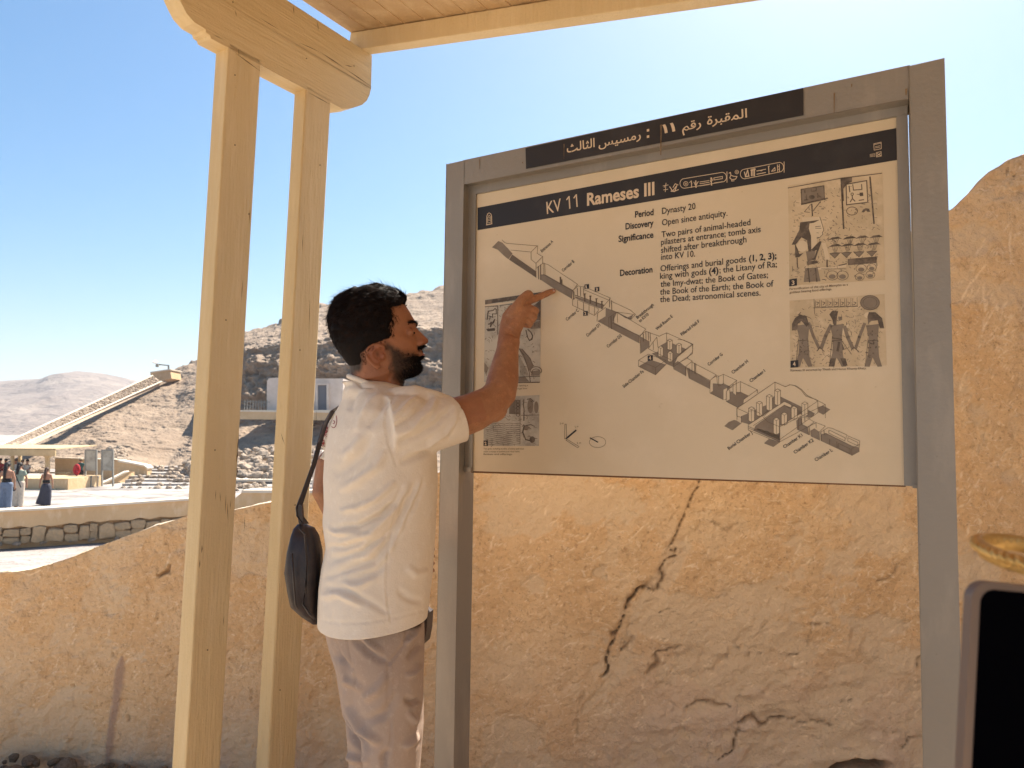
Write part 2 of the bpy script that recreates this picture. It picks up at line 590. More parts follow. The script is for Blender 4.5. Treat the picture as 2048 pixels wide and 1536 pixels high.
# ---- low plaster wall over rough stones, seen beyond the slope
lw = empty('low_wall', lwpx(150, 1085), 'low plaster wall with rough stones showing along its foot, beyond the sand slope', 'wall')
def strip(pts_top, pts_bot, thick, name, m, parent, plane=lwpx, N=None):
    b = MB()
    N = LWN if N is None else N
    for k in range(len(pts_top) - 1):
        a0, a1 = plane(*pts_top[k]), plane(*pts_top[k + 1])
        b0, b1 = plane(*pts_bot[k]), plane(*pts_bot[k + 1])
        b.add([a0, a1, b1, b0, a0 + N * thick, a1 + N * thick, b1 + N * thick, b0 + N * thick],
              [(0, 3, 2, 1), (4, 5, 6, 7), (0, 1, 5, 4), (3, 7, 6, 2)])
    b.f.append((0, 4, 7, 3))
    n = len(b.v) - 8
    b.f.append((n + 1, n + 2, n + 6, n + 5))
    return b.build(name, m, parent)
xs = list(range(-120, 381, 20))
f_t = lambda x: np.interp(x, [-120, 0, 100, 200, 370, 470], [1031, 1024, 1019, 1012, 1001, 996])
f_m = lambda x: np.interp(x, [-120, 0, 100, 200, 370, 470], [1064, 1056, 1052, 1044, 1034, 1030]) + 2.5 * math.sin(x * .13) + 2 * math.sin(x * .31)
f_b = lambda x: np.interp(x, [-120, 0, 100, 200, 370, 470], [1095, 1088, 1084, 1079, 1066, 1062])
strip([(x, f_t(x) - 3.5) for x in xs], [(x, f_t(x) + .5) for x in xs], 0.4, 'coping', M['plaster_top'], lw, lambda x, y: lwpx(x, y, -0.05))
strip([(x, f_t(x)) for x in xs], [(x, f_m(x)) for x in xs], 0.3, 'plaster_face', M['plaster_far'], lw)
strip([(x, f_m(x) - 8) for x in xs], [(x, f_b(x) + 14) for x in xs], 0.25, 'stone_core', M['wallstone'], lw, lambda x, y: lwpx(x, y, 0.12))
STM = []
for k in range(7):
    bm = bmesh.new()
    bmesh.ops.create_icosphere(bm, subdivisions=2, radius=1.0)
    cs = [nrm(RNG.normal(size=3)) for _ in range(9)]
    lim = [RNG.uniform(.55, .85) for _ in cs]
    for v in bm.verts:
        for c, l in zip(cs, lim):
            d = v.co.dot(Vector(c))
            if d > l: v.co -= Vector(c) * (d - l)
        v.co *= 1 + .06 * RNG.normal()
    me = bpy.data.meshes.new('stone'); bm.to_mesh(me); bm.free()
    me.materials.append(M['stone'])
    STM.append(me)
STB = []
for k in range(7):
    bm = bmesh.new()
    bmesh.ops.create_cube(bm, size=2.0)
    bmesh.ops.subdivide_edges(bm, edges=bm.edges[:], cuts=1, use_grid_fill=True)
    for v in bm.verts:
        n = sum(abs(c) > .9 for c in v.co)
        v.co *= 1 - .05 * n
        v.co += Vector(RNG.normal(size=3) * .10)
    bmesh.ops.bevel(bm, geom=bm.edges[:], offset=.10, segments=1, affect='EDGES')
    me = bpy.data.meshes.new('stone'); bm.to_mesh(me); bm.free()
    me.materials.append(M['wallstone'])
    STB.append(me)
def stone(parent, p, s, flat=False):
    o = bpy.data.objects.new('stone', (STB if flat else STM)[RNG.integers(7)])
    COL.objects.link(o)
    o.parent = parent
    o.matrix_parent_inverse = Matrix.Translation(parent.location).inverted()
    o.location = Vector(p)
    o.scale = Vector(s) if hasattr(s, '__len__') else Vector((s * RNG.uniform(.8, 1.3), s * RNG.uniform(.8, 1.2), s * RNG.uniform(.55, .95)))
    o.rotation_euler = (RNG.uniform(-.35, .35) * (.3 if flat else 1), RNG.uniform(-.35, .35) * (.3 if flat else 1), RNG.uniform(0, 6.28) if not flat else math.atan2(LWD[1], LWD[0]) + RNG.uniform(-.1, .1))
    return o
x = -70.0
while x < 372:
    w = RNG.uniform(16, 36)
    rows_ = 1 if RNG.random() < .45 else 2
    yt, yb = f_m(x + w / 2) + 1, f_b(x + w / 2) - 1
    for r in range(rows_):
        ya, yb2 = yt + (yb - yt) * r / rows_, yt + (yb - yt) * (r + 1) / rows_
        c = lwpx(x + w / 2, (ya + yb2) / 2, 0.10)
        e = lwpx(x + w, (ya + yb2) / 2, 0.10)
        h = lwpx(x + w / 2, ya, 0.10)[2] - c[2]
        stone(lw, c, (np.linalg.norm(e - c) * 1.10, 0.15, max(h * 1.10, .05)), True)
    x += w + 1
for k in range(14):
    xx = RNG.uniform(-60, 370)
    stone(lw, lwpx(xx, f_b(xx) + 1, -0.12), RNG.uniform(.03, .07))

# return of that wall between the timber posts, its end cut on a slope
rw = empty('low_wall_return', at(510, 1030, 10.5), 'short plastered wall end with a sloping corner, just behind the near wall', 'wall')
N0 = V(0, 1, 0)
pl = [at(462, 1060, 10.5), at(462, 1003, 10.5), at(484, 985, 10.5), at(660, 985, 10.5), at(900, 985, 10.5), at(900, 1060, 10.5)]
MB().prism(pl, V(0, .35, 0)).build('plaster_face', M['plaster_far'], rw)
MB().prism([at(482, 986, 10.47), at(484, 980.5, 10.47), at(900, 980.5, 10.47), at(900, 986, 10.47)], V(0, .45, 0)).build('coping', M['plaster_top'], rw)
tag(MB().box(at(624, 984, 10.9), V(.13, 0, 0), V(0, .13, 0), V(0, 0, .62)).build('sunlit_plaster_block', M['white']),  # white block stands in for a sunlit piece of plaster wall
    'small white block standing in for a sunlit piece of plaster wall behind the leather bag', 'post')

# ---- objects on the plaza -------------------------------------------------
def pbox(name, x0, x1, yt, yb, D, depth, m, parent, D2=None):
    """box whose front face spans photo columns x0..x1 and rows yt..yb at distance D (D2 at its right end)"""
    D2 = D2 or D
    a, b = at(x0, yb, D), at(x1, yb, D2)
    c = at(x1, yt if not hasattr(yt, '__len__') else yt[1], D2)
    d = at(x0, yt if not hasattr(yt, '__len__') else yt[0], D)
    b[2] = a[2] = min(a[2], b[2])
    return MB().prism([a, b, c, d], V(0, depth, 0)).build(name, m, parent)

pw = empty('plaza_wall', at(170, 976, 46), 'long ochre plaster wall with a pale top edge behind the two tall boards', 'wall')
pbox('plaster_face', 110, 236, (917, 921), 978, 46, .5, M['plaster_far'], pw)
pbox('coping', 109, 237, (915, 919), 917.5, 45.9, .6, M['plaster_top'], pw)
pw2 = empty('sloping_wall', at(260, 965, 45), 'ochre wall stepping down to a rounded end beside the stone steps', 'wall')
pl = [at(236, 972, 45), at(236, 922, 45), at(262, 927, 45), at(288, 932, 45), at(294, 938, 45), at(295, 972, 45)]
MB().prism(pl, V(0, .6, 0)).build('plaster_face', M['plaster_far'], pw2)
pl = [at(236, 924, 44.9), at(236, 920, 44.9), at(262, 925, 44.9), at(288, 930, 44.9), at(295, 936, 44.9), at(294, 939, 44.9), at(288, 933, 44.9), at(262, 928, 44.9)]
MB().prism(pl, V(0, .8, 0)).build('coping', M['plaster_top'], pw2)
rp = empty('stair_parapet', at(220, 970, 41), 'slanting plaster parapet climbing beside the stone steps', 'parapet')
MB().prism([at(196, 969, 41), at(248, 944, 43), at(262, 944, 44), at(262, 972, 44)], V(0, .4, 0)).build('plaster_face', M['plaster_far'], rp)
MB().prism([at(194, 969, 40.9), at(248, 942, 42.9), at(250, 944, 42.9), at(196, 971, 40.9)], V(0, .5, 0)).build('coping', M['plaster_top'], rp)
bw = empty('bench_wall', at(90, 980, 42), 'low stone faced bench wall in front of the shaded shelter', 'wall')
pbox('plaster_face', -80, 136, 957, 990, 37.4, 3.2, M['plaster_far'], bw)
pbox('plaster_face', 136.5, 150, 960, 984, 38.5, .8, M['plaster_far'], bw)

st = empty('stone_steps', at(310, 975, 43), 'broad uneven stone steps in full sun at the foot of the hill', 'steps')
for k in range(7):
    D = 39.0 + k * 1.6
    y0 = 974 - k * 5.0
    a, b = at(238 + k * 6, y0, D), at(375 + 3 * k, y0 - 1, D + .6)
    a[2] = b[2] = PLAZA + .02 + k * .10
    o = MB().box(V(a[0], a[1], PLAZA - .3), V(b[0] - a[0], .5, 0), V(0, 1.8, 0), V(0, 0, .32 + k * .11)).build('step', M['sand'], st)
for k in range(60):
    xx, kk = RNG.uniform(245, 378), RNG.integers(7)
    p = at(xx, 960, 39.0 + kk * 1.6 + .1)
    p[2] = PLAZA + .02 + kk * .11
    stone(st, p, RNG.uniform(.07, .28))

def heap(label, pts, D, n, s0, s1, dd=2.0):
    """pts: (x, ytop, ybottom) columns"""
    c = at(pts[len(pts) // 2][0], pts[len(pts) // 2][2], D)
    h = empty('stone_heap', c, label, 'stones')
    X = np.array([p[0] for p in pts], float)
    for k in range(n):
        x = RNG.uniform(X[0], X[-1]); t = RNG.random()
        yt, yb = np.interp(x, X, [p[1] for p in pts]), np.interp(x, X, [p[2] for p in pts])
        stone(h, at(x, yb + (yt - yb) * t, D + dd * t), RNG.uniform(s0, s1))
    return h
heap('great heap of broken limestone blocks seen between the two timber posts', [(380, 925, 950), (400, 905, 950), (470, 900, 952), (520, 898, 954), (560, 898, 955), (640, 903, 956)], 44, 290, .18, .42, 3)
heap('loose bank of pale stones at the right end of the steps', [(348, 948, 950), (365, 928, 955), (385, 915, 958)], 45, 60, .15, .35, 2)
heap('pile of stacked stones rising behind the second tall board', [(214, 905, 925), (222, 896, 925), (240, 894, 926), (250, 905, 928), (258, 922, 930)], 50, 110, .16, .32, 2)
heap('scatter of small stones on the sunlit ground beyond the wall end', [(470, 966, 980), (500, 962, 980), (540, 964, 980)], 38, 50, .08, .2, 4)
heap('flat rubble laid under the benches of the far shelter', [(45, 938, 945), (70, 934, 944), (92, 936, 944)], 47, 50, .12, .25, 1.5)
kb = tag(MB().box(at(430, 962, 41), V(8, 0, 0), V(0, .5, 0), V(0, 0, .12)).build('stone_kerb', M['plaster_top']), 'straight pale kerb running in front of the limestone heap', 'kerb')

# tomb entrance on the ledge
te = empty('tomb_entrance', at(590, 824, 76), 'small whitewashed tomb entrance building with a dark door on the cliff ledge', 'building')
Db = 70
MB().prism([at(533, 826, Db), at(534, 762, Db), at(538, 756, Db), at(600, 754, Db), at(600, 826, Db)], V(0, 6, 0)).build('wall', M['white'], te)
MB().prism([at(600.4, 826, Db + 1), at(600.4, 757, Db + 1), at(686, 757, Db + 1), at(686, 826, Db + 1)], V(0, 6, 0)).build('wall', M['white'], te)
dr = MB().prism([at(635, 825, Db + .9), at(635, 770, Db + .9), at(653, 770, Db + .9), at(653, 825, Db + .9)], V(0, .06, 0)).build('door', M['door'], te)
fr = MB()
for x0, x1, y0, y1 in ((631, 635, 766, 825), (653, 657, 766, 825), (635, 653, 766, 770)):
    fr.prism([at(x0, y1, Db + .7), at(x0, y0, Db + .7), at(x1, y0, Db + .7), at(x1, y1, Db + .7)], V(0, .35, 0))
fr.build('frame', M['white'], dr)
lg = empty('ledge_wall', at(560, 834, 69), 'low pale retaining wall along the ledge below the tomb entrance', 'wall')
pbox('plaster_face', 462, 900, 823, 838, 69, 1.0, M['plaster_far'], lg)
pbox('coping', 462, 900, 820, 823, 68.9, 1.2, M['plaster_top'], lg)
rl = empty('iron_railing', at(500, 822, 69), 'thin dark railing on the ledge at the left of the tomb entrance', 'railing')
for k in range(9):
    MB().box(at(488 + k * 5.6, 820, 69.2), V(.05, 0, 0), V(0, .05, 0), V(0, 0, .95)).build('post', M['steel'], rl)
MB().box(at(487, 804, 69.2), V(2.5, 0, 0), V(0, .05, 0), V(0, 0, .06)).build('rail', M['steel'], rl)

# drystone stair wall climbing the hill
sw = empty('stair_wall', at(0, 893, 57), 'long drystone stair wall with two pale copings climbing the hillside', 'wall')
def swp(s, v, off=0):
    """s 0..1 up the slope, v 0 upper edge .. 1 lower edge"""
    x = -20 + 325 * s + 18 * v; yu = np.interp(x, [-20, 0, 303, 330], [900, 891, 752, 741]) ; yl = np.interp(x, [-20, 25, 312, 330], [918, 898, 768, 760])
    return at(x, yu * (1 - v) + yl * v, 54 + 42 * s - off)
b = MB()
for k in range(40):
    s0, s1 = k / 40, (k + 1) / 40
    q = [swp(s0, 0), swp(s1, 0), swp(s1, 1), swp(s0, 1)]
    b.add(q + [p + V(0, 1.5, 0) for p in q], [(0, 1, 2, 3), (0, 4, 5, 1), (3, 2, 6, 7), (4, 7, 6, 5)])
b.build('stone_core', M['stone'], sw)
for v in (0.0, 1.0):
    b = MB()
    pts = [swp(k / 40, v, .25) for k in range(41)]
    b.tube(pts, [(.07 + .035 * k / 40) for k in range(41)], 6)
    b.build('coping', M['plaster_top'], sw)
b = MB()
for k in range(900):
    s, v = RNG.random(), RNG.uniform(.12, .88)
    c = swp(s, v, .05); r = RNG.uniform(.08, .2)
    me = STM[RNG.integers(7)]
    if k % 1 == 0:
        b.ball(c, (r * 1.3, r, r * .8), 6, 4)
o = b.build('stones', M['stone'], sw); tag(o, kind='stuff')
hu = empty('guard_hut', at(322, 766, 97), 'tiny flat roofed plaster hut at the top of the stair wall', 'hut')
MB().prism([at(301, 768, 96), at(301, 745, 96), at(340, 739, 98), at(343, 757, 98)], V(0, 3, 0)).build('wall', M['plaster_far'], hu)
MB().prism([at(300, 746, 95.8), at(300, 743.6, 95.8), at(341, 737.6, 97.8), at(341, 740, 97.8)], V(0, 3.4, 0)).build('roof', M['plaster_top'], hu)
lp = empty('lamp_arm', at(337, 742, 98), 'floodlight on a bracket arm above the hillside hut', 'floodlight')
MB().tube([at(337, 745, 98), at(337, 730, 98)], .12, 8).build('pole', M['steel'], lp)
MB().tube([at(337, 731, 98), at(318, 729, 98)], .09, 8).build('arm', M['steel'], lp)
MB().box(at(311, 734, 98), V(.35, 0, 0), V(0, .3, 0), V(0, 0, .45)).build('lamp_head', M['steel'], lp)
MB().prism([at(304, 725, 97.7), at(309, 721, 98.3), at(316, 724, 98.3), at(311, 728, 97.7)], V(0, .1, .12)).build('solar_panel', M['white'], lp)

# far shelter with benches
fs = empty('far_shelter', at(50, 975, 44), 'cream timber sun shelter on the plaza with people seated beneath it', 'shelter')
pbox('fascia', -160, 110, 897.5, 909, 42.5, .12, M['farwood'], fs)
MB().prism([at(-160, 897, 42.5), at(111, 899, 42.5), at(111, 897.4, 42.5), at(-160, 895.4, 42.5)], V(0, 4.2, .15)).build('roof', M['farwood'], fs)
for x, w, D in ((21, 4.5, 43), (36, 5, 46.2), (90, 7, 43), (-60, 5, 43)):
    pbox('post', x, x + w, 907, 962 if D < 44 else 950, D, .15, M['farwood'], fs)
MB().prism([at(84, 909, 42.9), at(102, 909, 42.9), at(97, 916, 42.9), at(90, 916, 42.9)], V(0, .2, 0)).build('bracket', M['farwood'], fs)
MB().box(at(-150, 944, 44.6), V(8.6, 0, 0), V(0, .5, 0), V(0, 0, .08)).build('bench_seat', M['farwood'], fs)

# two tall notice boards and bollards
for x0, lab in ((169, 'left of two tall grey framed notice boards by the plaza wall, beside the red-bagged visitor'), (202, 'right of two tall grey framed notice boards by the plaza wall, nearer the steps')):
    nb = empty('notice_board', at(x0 + 12, 972, 40.2), lab, 'notice board', 'tall notice boards on the plaza')
    for xx in (x0, x0 + 22):
        pbox('post', xx, xx + 2.2, 899, 975, 40.2, .1, M['steel'], nb)
    pbox('top_rail', x0 + 2.2, x0 + 22, 899, 902, 40.2, .1, M['steel'], nb)
    pbox('panel', x0 + 2.4, x0 + 21.8, 902.2, 941, 40.23, .04, M['paper_far'], nb)
for x0, D in ((181, 39.4), (195, 39.3)):
    bo = empty('bollard', at(x0 + .7, 972, D), 'thin metal bollard with a round cap ' + ('in front of the left notice board' if x0 == 181 else 'at the foot of the slanting parapet'), 'bollard', 'bollards by the notice boards')
    p = at(x0 + .7, 972, D)
    MB().tube([p + V(0, 0, -.1), p + V(0, 0, .45)], .025, 8).build('post', M['steel'], bo)
    MB().ball(p + V(0, 0, .5), .05, 8, 6).build('cap', M['steel'], bo)

# ---- desert haze over the valley: one closed box of thin even air
hz_m = bpy.data.materials.new('haze'); hz_m.use_nodes = True
hn_ = hz_m.node_tree.nodes; hn_.remove(hn_["Principled BSDF"])
pv = hn_.new("ShaderNodeVolumePrincipled"); pv.inputs["Color"].default_value = (0.86, 0.90, 1.0, 1); pv.inputs["Density"].default_value = 0.0004
pv.inputs["Anisotropy"].default_value = 0.3
hz_m.node_tree.links.new(pv.outputs[0], hn_["Material Output"].inputs["Volume"])
tag(MB().box(V(-2700, -2700, PLAZA - 1.2), V(5400, 0, 0), V(0, 5400, 0), V(0, 0, 150)).build('haze', hz_m), kind='stuff')
# ---- high wall added out of view on the right to hold back sky light
rwl = empty('added_shading_wall', (3.4, 0, 0), 'tall ochre wall added out of view at the right to cut sky light', 'wall')
g_ = np.zeros((30, 60, 3))
for i in range(30):
    for j in range(60):
        t, y = i / 29, 2.2 - 10.5 * j / 59
        g_[i, j] = V(3.4 + .35 * t, y, -.1 + t * (4.4 + .3 * math.sin(y))) + V(.05 * vnoise(V(y * 2, t * 8, 3)), 0, 0)
gridmesh('plaster_face', g_, M['plaster_far'], rwl)
MB().box(V(3.82, -8.3, -.1), V(.6, 0, 0), V(0, 10.5, 0), V(0, 0, 4.2)).build('core', M['plaster_far'], rwl)

# ------------------------------------------------------------------ the near plaster wall
def near_wall():
    W = empty('plaster_wall', tuple(WA + V(1.5, -.2, 0)), 'long rough ochre plaster wall, cracked and scratched, rising behind the sign board', 'wall')
    du = 0.0078
    us = np.arange(-1.2, 5.6, du)
    nz = 300
    nt = 26
    U = np.repeat(us[None, :], nz + nt, 0)
    top = wtop(us) + 0.012 * fbm(np.stack([us * 3, us * 0, us * 0], -1), 4)
    P = np.zeros((nz + nt, len(us), 3))
    zlo = -0.15
    T = np.zeros((nz + nt, len(us)))
    for i in range(nz):
        t = i / (nz - 1)
        z = zlo + (top - zlo) * t
        P[i] = WA + WD[None, :] * us[:, None]
        P[i, :, 2] = z
        T[i] = t
    thick = 0.24
    for k in range(nt):
        a = (k + 1) / nt
        # rounded shoulder then the top surface going back
        s = a * thick
        P[nz + k] = P[nz - 1] + WN * s
        P[nz + k, :, 2] = top + (0.010 * math.sin(min(1, a * 3) * math.pi / 2) - .02 * a) * (1 - sstep(1.2, 1.8, us)) - sstep(1.2, 1.8, us) * .12 * a
        T[nz + k] = 1
    face = np.concatenate([np.ones(nz), np.zeros(nt)])[:, None] * np.ones_like(U)
    px, py = proj(P)
    p3 = P * V(1, 1, 1)
    d = 0.016 * fbm(p3 * 1.7, 3) + 0.006 * fbm(p3 * 7 + 3, 4)
    # trowelled lumps and flaked patches
    ridg = 1 - np.abs(fbm(p3 * V(6, 6, 9) + 11, 4)) * 2.2
    lower = sstep(1080, 1500, py) * sstep(1050, 1400, px)
    d = d + np.clip(ridg - .45, 0, 1) * (0.004 + 0.010 * lower)
    d = d + 0.0038 * fbm(p3 * 26, 4, .6) + 0.0016 * fbm(p3 * 75, 2) + .004 * np.clip(np.abs(fbm(p3 * V(9, 9, 15) + 61, 4)) - .35, 0, 1)
    flake = sstep(.10, .30, fbm(p3 * V(3.2, 3.2, 4.6) + 40, 7, .62) - .12 + .22 * lower + .08 * sstep(900, 1300, px))
    d = d - flake * 0.0045
    flake2 = sstep(.32, .36, fbm(p3 * V(5, 5, 4) + 71, 5))
    d = d - flake2 * .0035
    crack = np.zeros_like(d)
    SOFT = [1.0]
    def cr(pts, w, depth, jag=3.0):
        nonlocal d, crack
        depth = depth * SOFT[0]
        jag = jag * 1.6
        jx = jag * fbm(p3 * 28 + 5, 3); jy = jag * fbm(p3 * 28 + 95, 3)
        ds, tt = seg_dist(px + jx, py + jy, pts)
        ww = np.interp(tt, np.linspace(0, 1, len(w)), w) if hasattr(w, '__len__') else w
        ww = ww * .62 * np.clip(.95 + .9 * fbm(p3 * 22 + 33, 3), .6, 2.0)
        m = np.exp(-(ds / ww) ** 2)
        d = d - m * depth
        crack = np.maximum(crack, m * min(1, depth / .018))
    z8 = lambda pts: [(1100 + x * .349, 1000 + y * .349) for x, y in pts]   # coordinates read in the enlargement of this area
    cr([(1399, 962), (1381, 1000), (1350, 1078), (1338, 1092), (1352, 1116)], 2.6, .02, 2)
    cr([(1352, 1098), (1345, 1118), (1330, 1125), (1320, 1142), (1324, 1160), (1315, 1180)], 3, .02, 3)
    cr(z8([(600, 520), (540, 500), (500, 515), (460, 570), (450, 610), (410, 700), (360, 770), (335, 850), (335, 960), (300, 1030)]), [3, 4, 6, 7, 6, 5, 6, 4, 3.5, 3], .034, 4)
    SOFT[0] = .62
    cr(z8([(190, 1100), (165, 1180), (155, 1260), (160, 1350)]), 2.2, .012)
    cr(z8([(470, 790), (440, 840), (405, 872)]), [5, 6, 2], .022, 2)
    cr(z8([(735, 850), (680, 870), (610, 890), (580, 960), (570, 1000)]), [4, 5, 6, 8, 4], .026, 4)
    cr(z8([(610, 1050), (650, 1065), (700, 1075)]), 3, .012)
    cr(z8([(930, 125), (1000, 165), (1105, 150)]), 2.6, .014)
    cr(z8([(780, 1190), (860, 1155), (960, 1165), (1040, 1190)]), [2, 4, 4, 1], .02)
    cr(z8([(1080, 1275), (1160, 1240), (1210, 1275), (1330, 1265), (1420, 1240)]), [4, 8, 8, 5, 4], .03, 5)
    cr(z8([(970, 1490), (1060, 1440), (1070, 1330), (1080, 1280)]), [4, 7, 5, 3], .03, 4)
    cr(z8([(630, 655), (685, 625)]), 3, .018, 2); cr(z8([(545, 585), (585, 580)]), 3, .014, 2)
    cr(z8([(1370, 885), (1433, 880)]), 3, .02); cr(z8([(1200, 725), (1235, 710)]), 4, .012)
    q8 = lambda pts: [(1600 + x * .3256, 1036 + y * .3256) for x, y in pts]
    cr(q8([(470, 380), (560, 360), (600, 300)]), 2.6, .016, 2)
    cr(q8([(80, 665), (150, 650), (200, 655)]), 4, .02); cr(q8([(60, 800), (75, 700)]), 3, .012)
    cr(q8([(715, 930), (730, 860), (760, 840)]), 3, .02); cr(q8([(270, 1140), (330, 1130)]), 3, .016)
    cr(q8([(0, 1275), (110, 1265), (190, 1285)]), 3, .02); cr(q8([(640, 1400), (680, 1350), (760, 1340)]), 3, .02)
    cr(q8([(480, 1290), (540, 1330), (600, 1320)]), 3, .01)
    SOFT[0] = 1.0
    # hollow under the wall foot near the right post
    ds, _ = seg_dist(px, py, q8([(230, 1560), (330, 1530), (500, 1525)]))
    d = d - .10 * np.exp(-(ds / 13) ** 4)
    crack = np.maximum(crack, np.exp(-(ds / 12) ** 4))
    ds, _ = seg_dist(px, py, q8([(0, 1490), (200, 1500), (420, 1470), (560, 1480)]))
    d = d + .012 * np.exp(-(ds / 16) ** 2)
    cr([(2010, 322), (2016, 348), (2030, 352), (2011, 376)], 1.6, .012, 1)
    cr([(318, 1152), (330, 1146), (339, 1130)], [6, 6, 3], .02, 2)
    for a, b_ in (((222, 1310), 4), ((142, 1372), 3), ((253, 1440), 3), ((331, 1350), 2.5), ((337, 1298), 2), ((252, 1433), 4), ((311, 1237), 3)):
        cr([a, (a[0] + 1, a[1] + 4)], b_, .012, 1)
    # the two lips of the long crack stand at different heights
    main = [(1399, 962), (1350, 1078), (1352, 1116), (1320, 1142), (1315, 1180), (1288, 1174), (1262, 1195), (1243, 1245), (1226, 1270), (1217, 1330), (1205, 1360)]
    ds, tt = seg_dist(px - 9, py, main)
    d = d - .007 * np.exp(-(ds / 11) ** 2) * sstep(.15, .5, tt)
    ds, tt = seg_dist(px + 10, py, main)
    d = d + .004 * np.exp(-(ds / 9) ** 2)
    # poured streak left of the timber posts: a darker, slightly raised run
    ds, tt = seg_dist(px, py, [(241, 1318), (236, 1350), (229, 1400), (222, 1450), (216, 1500), (210, 1560)])
    wv = np.interp(tt, [0, .1, .3, .6, 1], [6, 11, 14, 9, 13]) + 2 * fbm(p3 * 18, 2)
    run = sstep(0, 1, 1.6 * (1 - ds / wv)) * (ds < wv)
    grooves = .5 + .5 * np.sin(px * 1.1 + py * .22)
    d = d + run * (.003 + .003 * grooves)
    # the skin of plaster has gone along the right of the long crack, leaving a lower bed
    bed = [z8([(700, 300), (640, 420), (560, 520), (450, 700), (400, 850), (330, 1010), (170, 1200)]), z8([(1000, 900), (760, 940), (640, 960), (600, 1010)]), z8([(1200, 1300), (1420, 1330), (1300, 1420), (1100, 1450)])]
    lost = np.zeros_like(d)
    for pts, w in zip(bed, (20, 26, 34)):
        ds, tt = seg_dist(px - w * .7, py, pts)
        lost = np.maximum(lost, sstep(1, .55, ds / (w * (1 + .9 * fbm(p3 * 6 + 50, 4)))))
    d = d - lost * (.007 + .005 * np.abs(fbm(p3 * 30 + 8, 3)))
    flake = np.maximum(flake, lost)
    # scratches: pale incised lines
    scr = np.zeros_like(d)
    rs = np.random.default_rng(12)
    sc_list = [([(1962, 640), (1964, 660), (1972, 640), (1990, 610), (1996, 640)], 1), ([(1922, 600), (1935, 575), (1960, 545), (1968, 530)], 1.4),
               ([(1965, 570), (1967, 620), (1980, 636)], 1), ([(1972, 580), (1992, 612)], 1), ([(2012, 605), (1998, 618), (2006, 632), (2020, 634), (2008, 650), (1995, 655)], 1.1),
               ([(2020, 465), (2020, 520)], 1), ([(2028, 468), (2027, 515)], 1), ([(2048, 610), (2032, 625), (2034, 640), (2048, 642)], 1), ([(1922, 592), (1945, 592)], 1), ([(1940, 575), (1948, 590)], 1)]
    for k in range(420):
        cx_, cy_ = rs.uniform(945, 1850), rs.uniform(960, 1536)
        if k > 290: cx_, cy_ = rs.uniform(1915, 2048), rs.uniform(450, 1100)
        if k > 360: cx_, cy_ = rs.uniform(0, 870), rs.uniform(1100, 1400)
        a = rs.uniform(0, math.pi); L = rs.uniform(2, 16) if k % 4 else rs.uniform(8, 26); c = rs.uniform(-.5, .5)
        sc_list.append(([(cx_, cy_), (cx_ + L * math.cos(a), cy_ + L * math.sin(a)), (cx_ + 1.8 * L * math.cos(a + c), cy_ + 1.8 * L * math.sin(a + c))], rs.uniform(.5, 1.0)))
    for pts, w in sc_list:
        pa = np.array(pts)
        x0, x1, y0, y1 = pa[:, 0].min() - 6, pa[:, 0].max() + 6, pa[:, 1].min() - 6, pa[:, 1].max() + 6
        sel = (px > x0) & (px < x1) & (py > y0) & (py < y1)
        if not sel.any(): continue
        ds, _ = seg_dist(px[sel], py[sel], pts)
        m = np.exp(-(ds / (w * 1.3)) ** 2)
        scr[sel] = np.maximum(scr[sel], m)
    d = d - scr * .0026
    P = P - WN * (d * face)[..., None] + V(0, 0, 1) * ((1 - face) * d * .5)[..., None]
    # fold the last row down behind
    P2 = np.concatenate([P, (P[-1] - V(0, 0, .5))[None]], 0)
    ex = lambda a: np.concatenate([a, a[-1:]], 0)
    at_ = dict(crack=ex(crack), flake=ex(np.clip(flake * .8 + flake2 * .4, 0, 1) * face), scratch=ex(scr), run=ex(run), foot_tint=ex(np.clip(sstep(.45, .95, 1 - T / 1.0 + .25 * fbm(p3 * 1.1, 4)) * face, 0, 1)), topc=ex(1 - face))  # plaster tone turns paler and greyer towards the wall foot, broken by noise
    m = mat('ochre_plaster', (0.71, 0.47, 0.26), 0.93,
        [(1.1, 7, (0.67, 0.42, 0.215), 0.38, 0.75, (1, 1, .7)), (3.5, 8, (0.77, 0.56, 0.345), 0.42, 0.80), (10, 8, (0.53, 0.33, 0.17), 0.50, 0.85, (1, 1, 1.6), 1.5),
         (26, 6, (0.82, 0.62, 0.41), 0.54, 0.70, (1, 1, 1.5), 2.0), (55, 5, (0.50, 0.31, 0.165), 0.56, 0.70), (120, 3, (0.34, 0.2, 0.1), 0.66, 0.76)],
        [(14, 8, 0.014), (60, 6, 0.008), (180, 3, .003)],
        attr=[('foot_tint', (0.67, 0.50, 0.36)), ('flake', (0.70, 0.52, 0.34)), ('run', (0.46, 0.31, 0.22)), ('scratch', (0.88, 0.68, 0.46)), ('crack', (0.33, 0.21, 0.12)), ('topc', (0.60, 0.5, 0.37))])
    gridmesh('plaster_face', P2, m, W, True, attrs=at_)
near_wall()
# loose chips and small stones at the foot of the wall
ft = empty('wall_foot_rubble', tuple(WA + V(.3, -.12, .02)), 'grey chips and small stones heaped at the foot of the plaster wall', 'rubble')
for k in range(70):
    u = RNG.uniform(-.3, 1.0)
    p = WA + WD * u - WN * RNG.uniform(.0, .22); p[2] = RNG.uniform(0, .05)
    stone(ft, p, RNG.uniform(.012, .045))

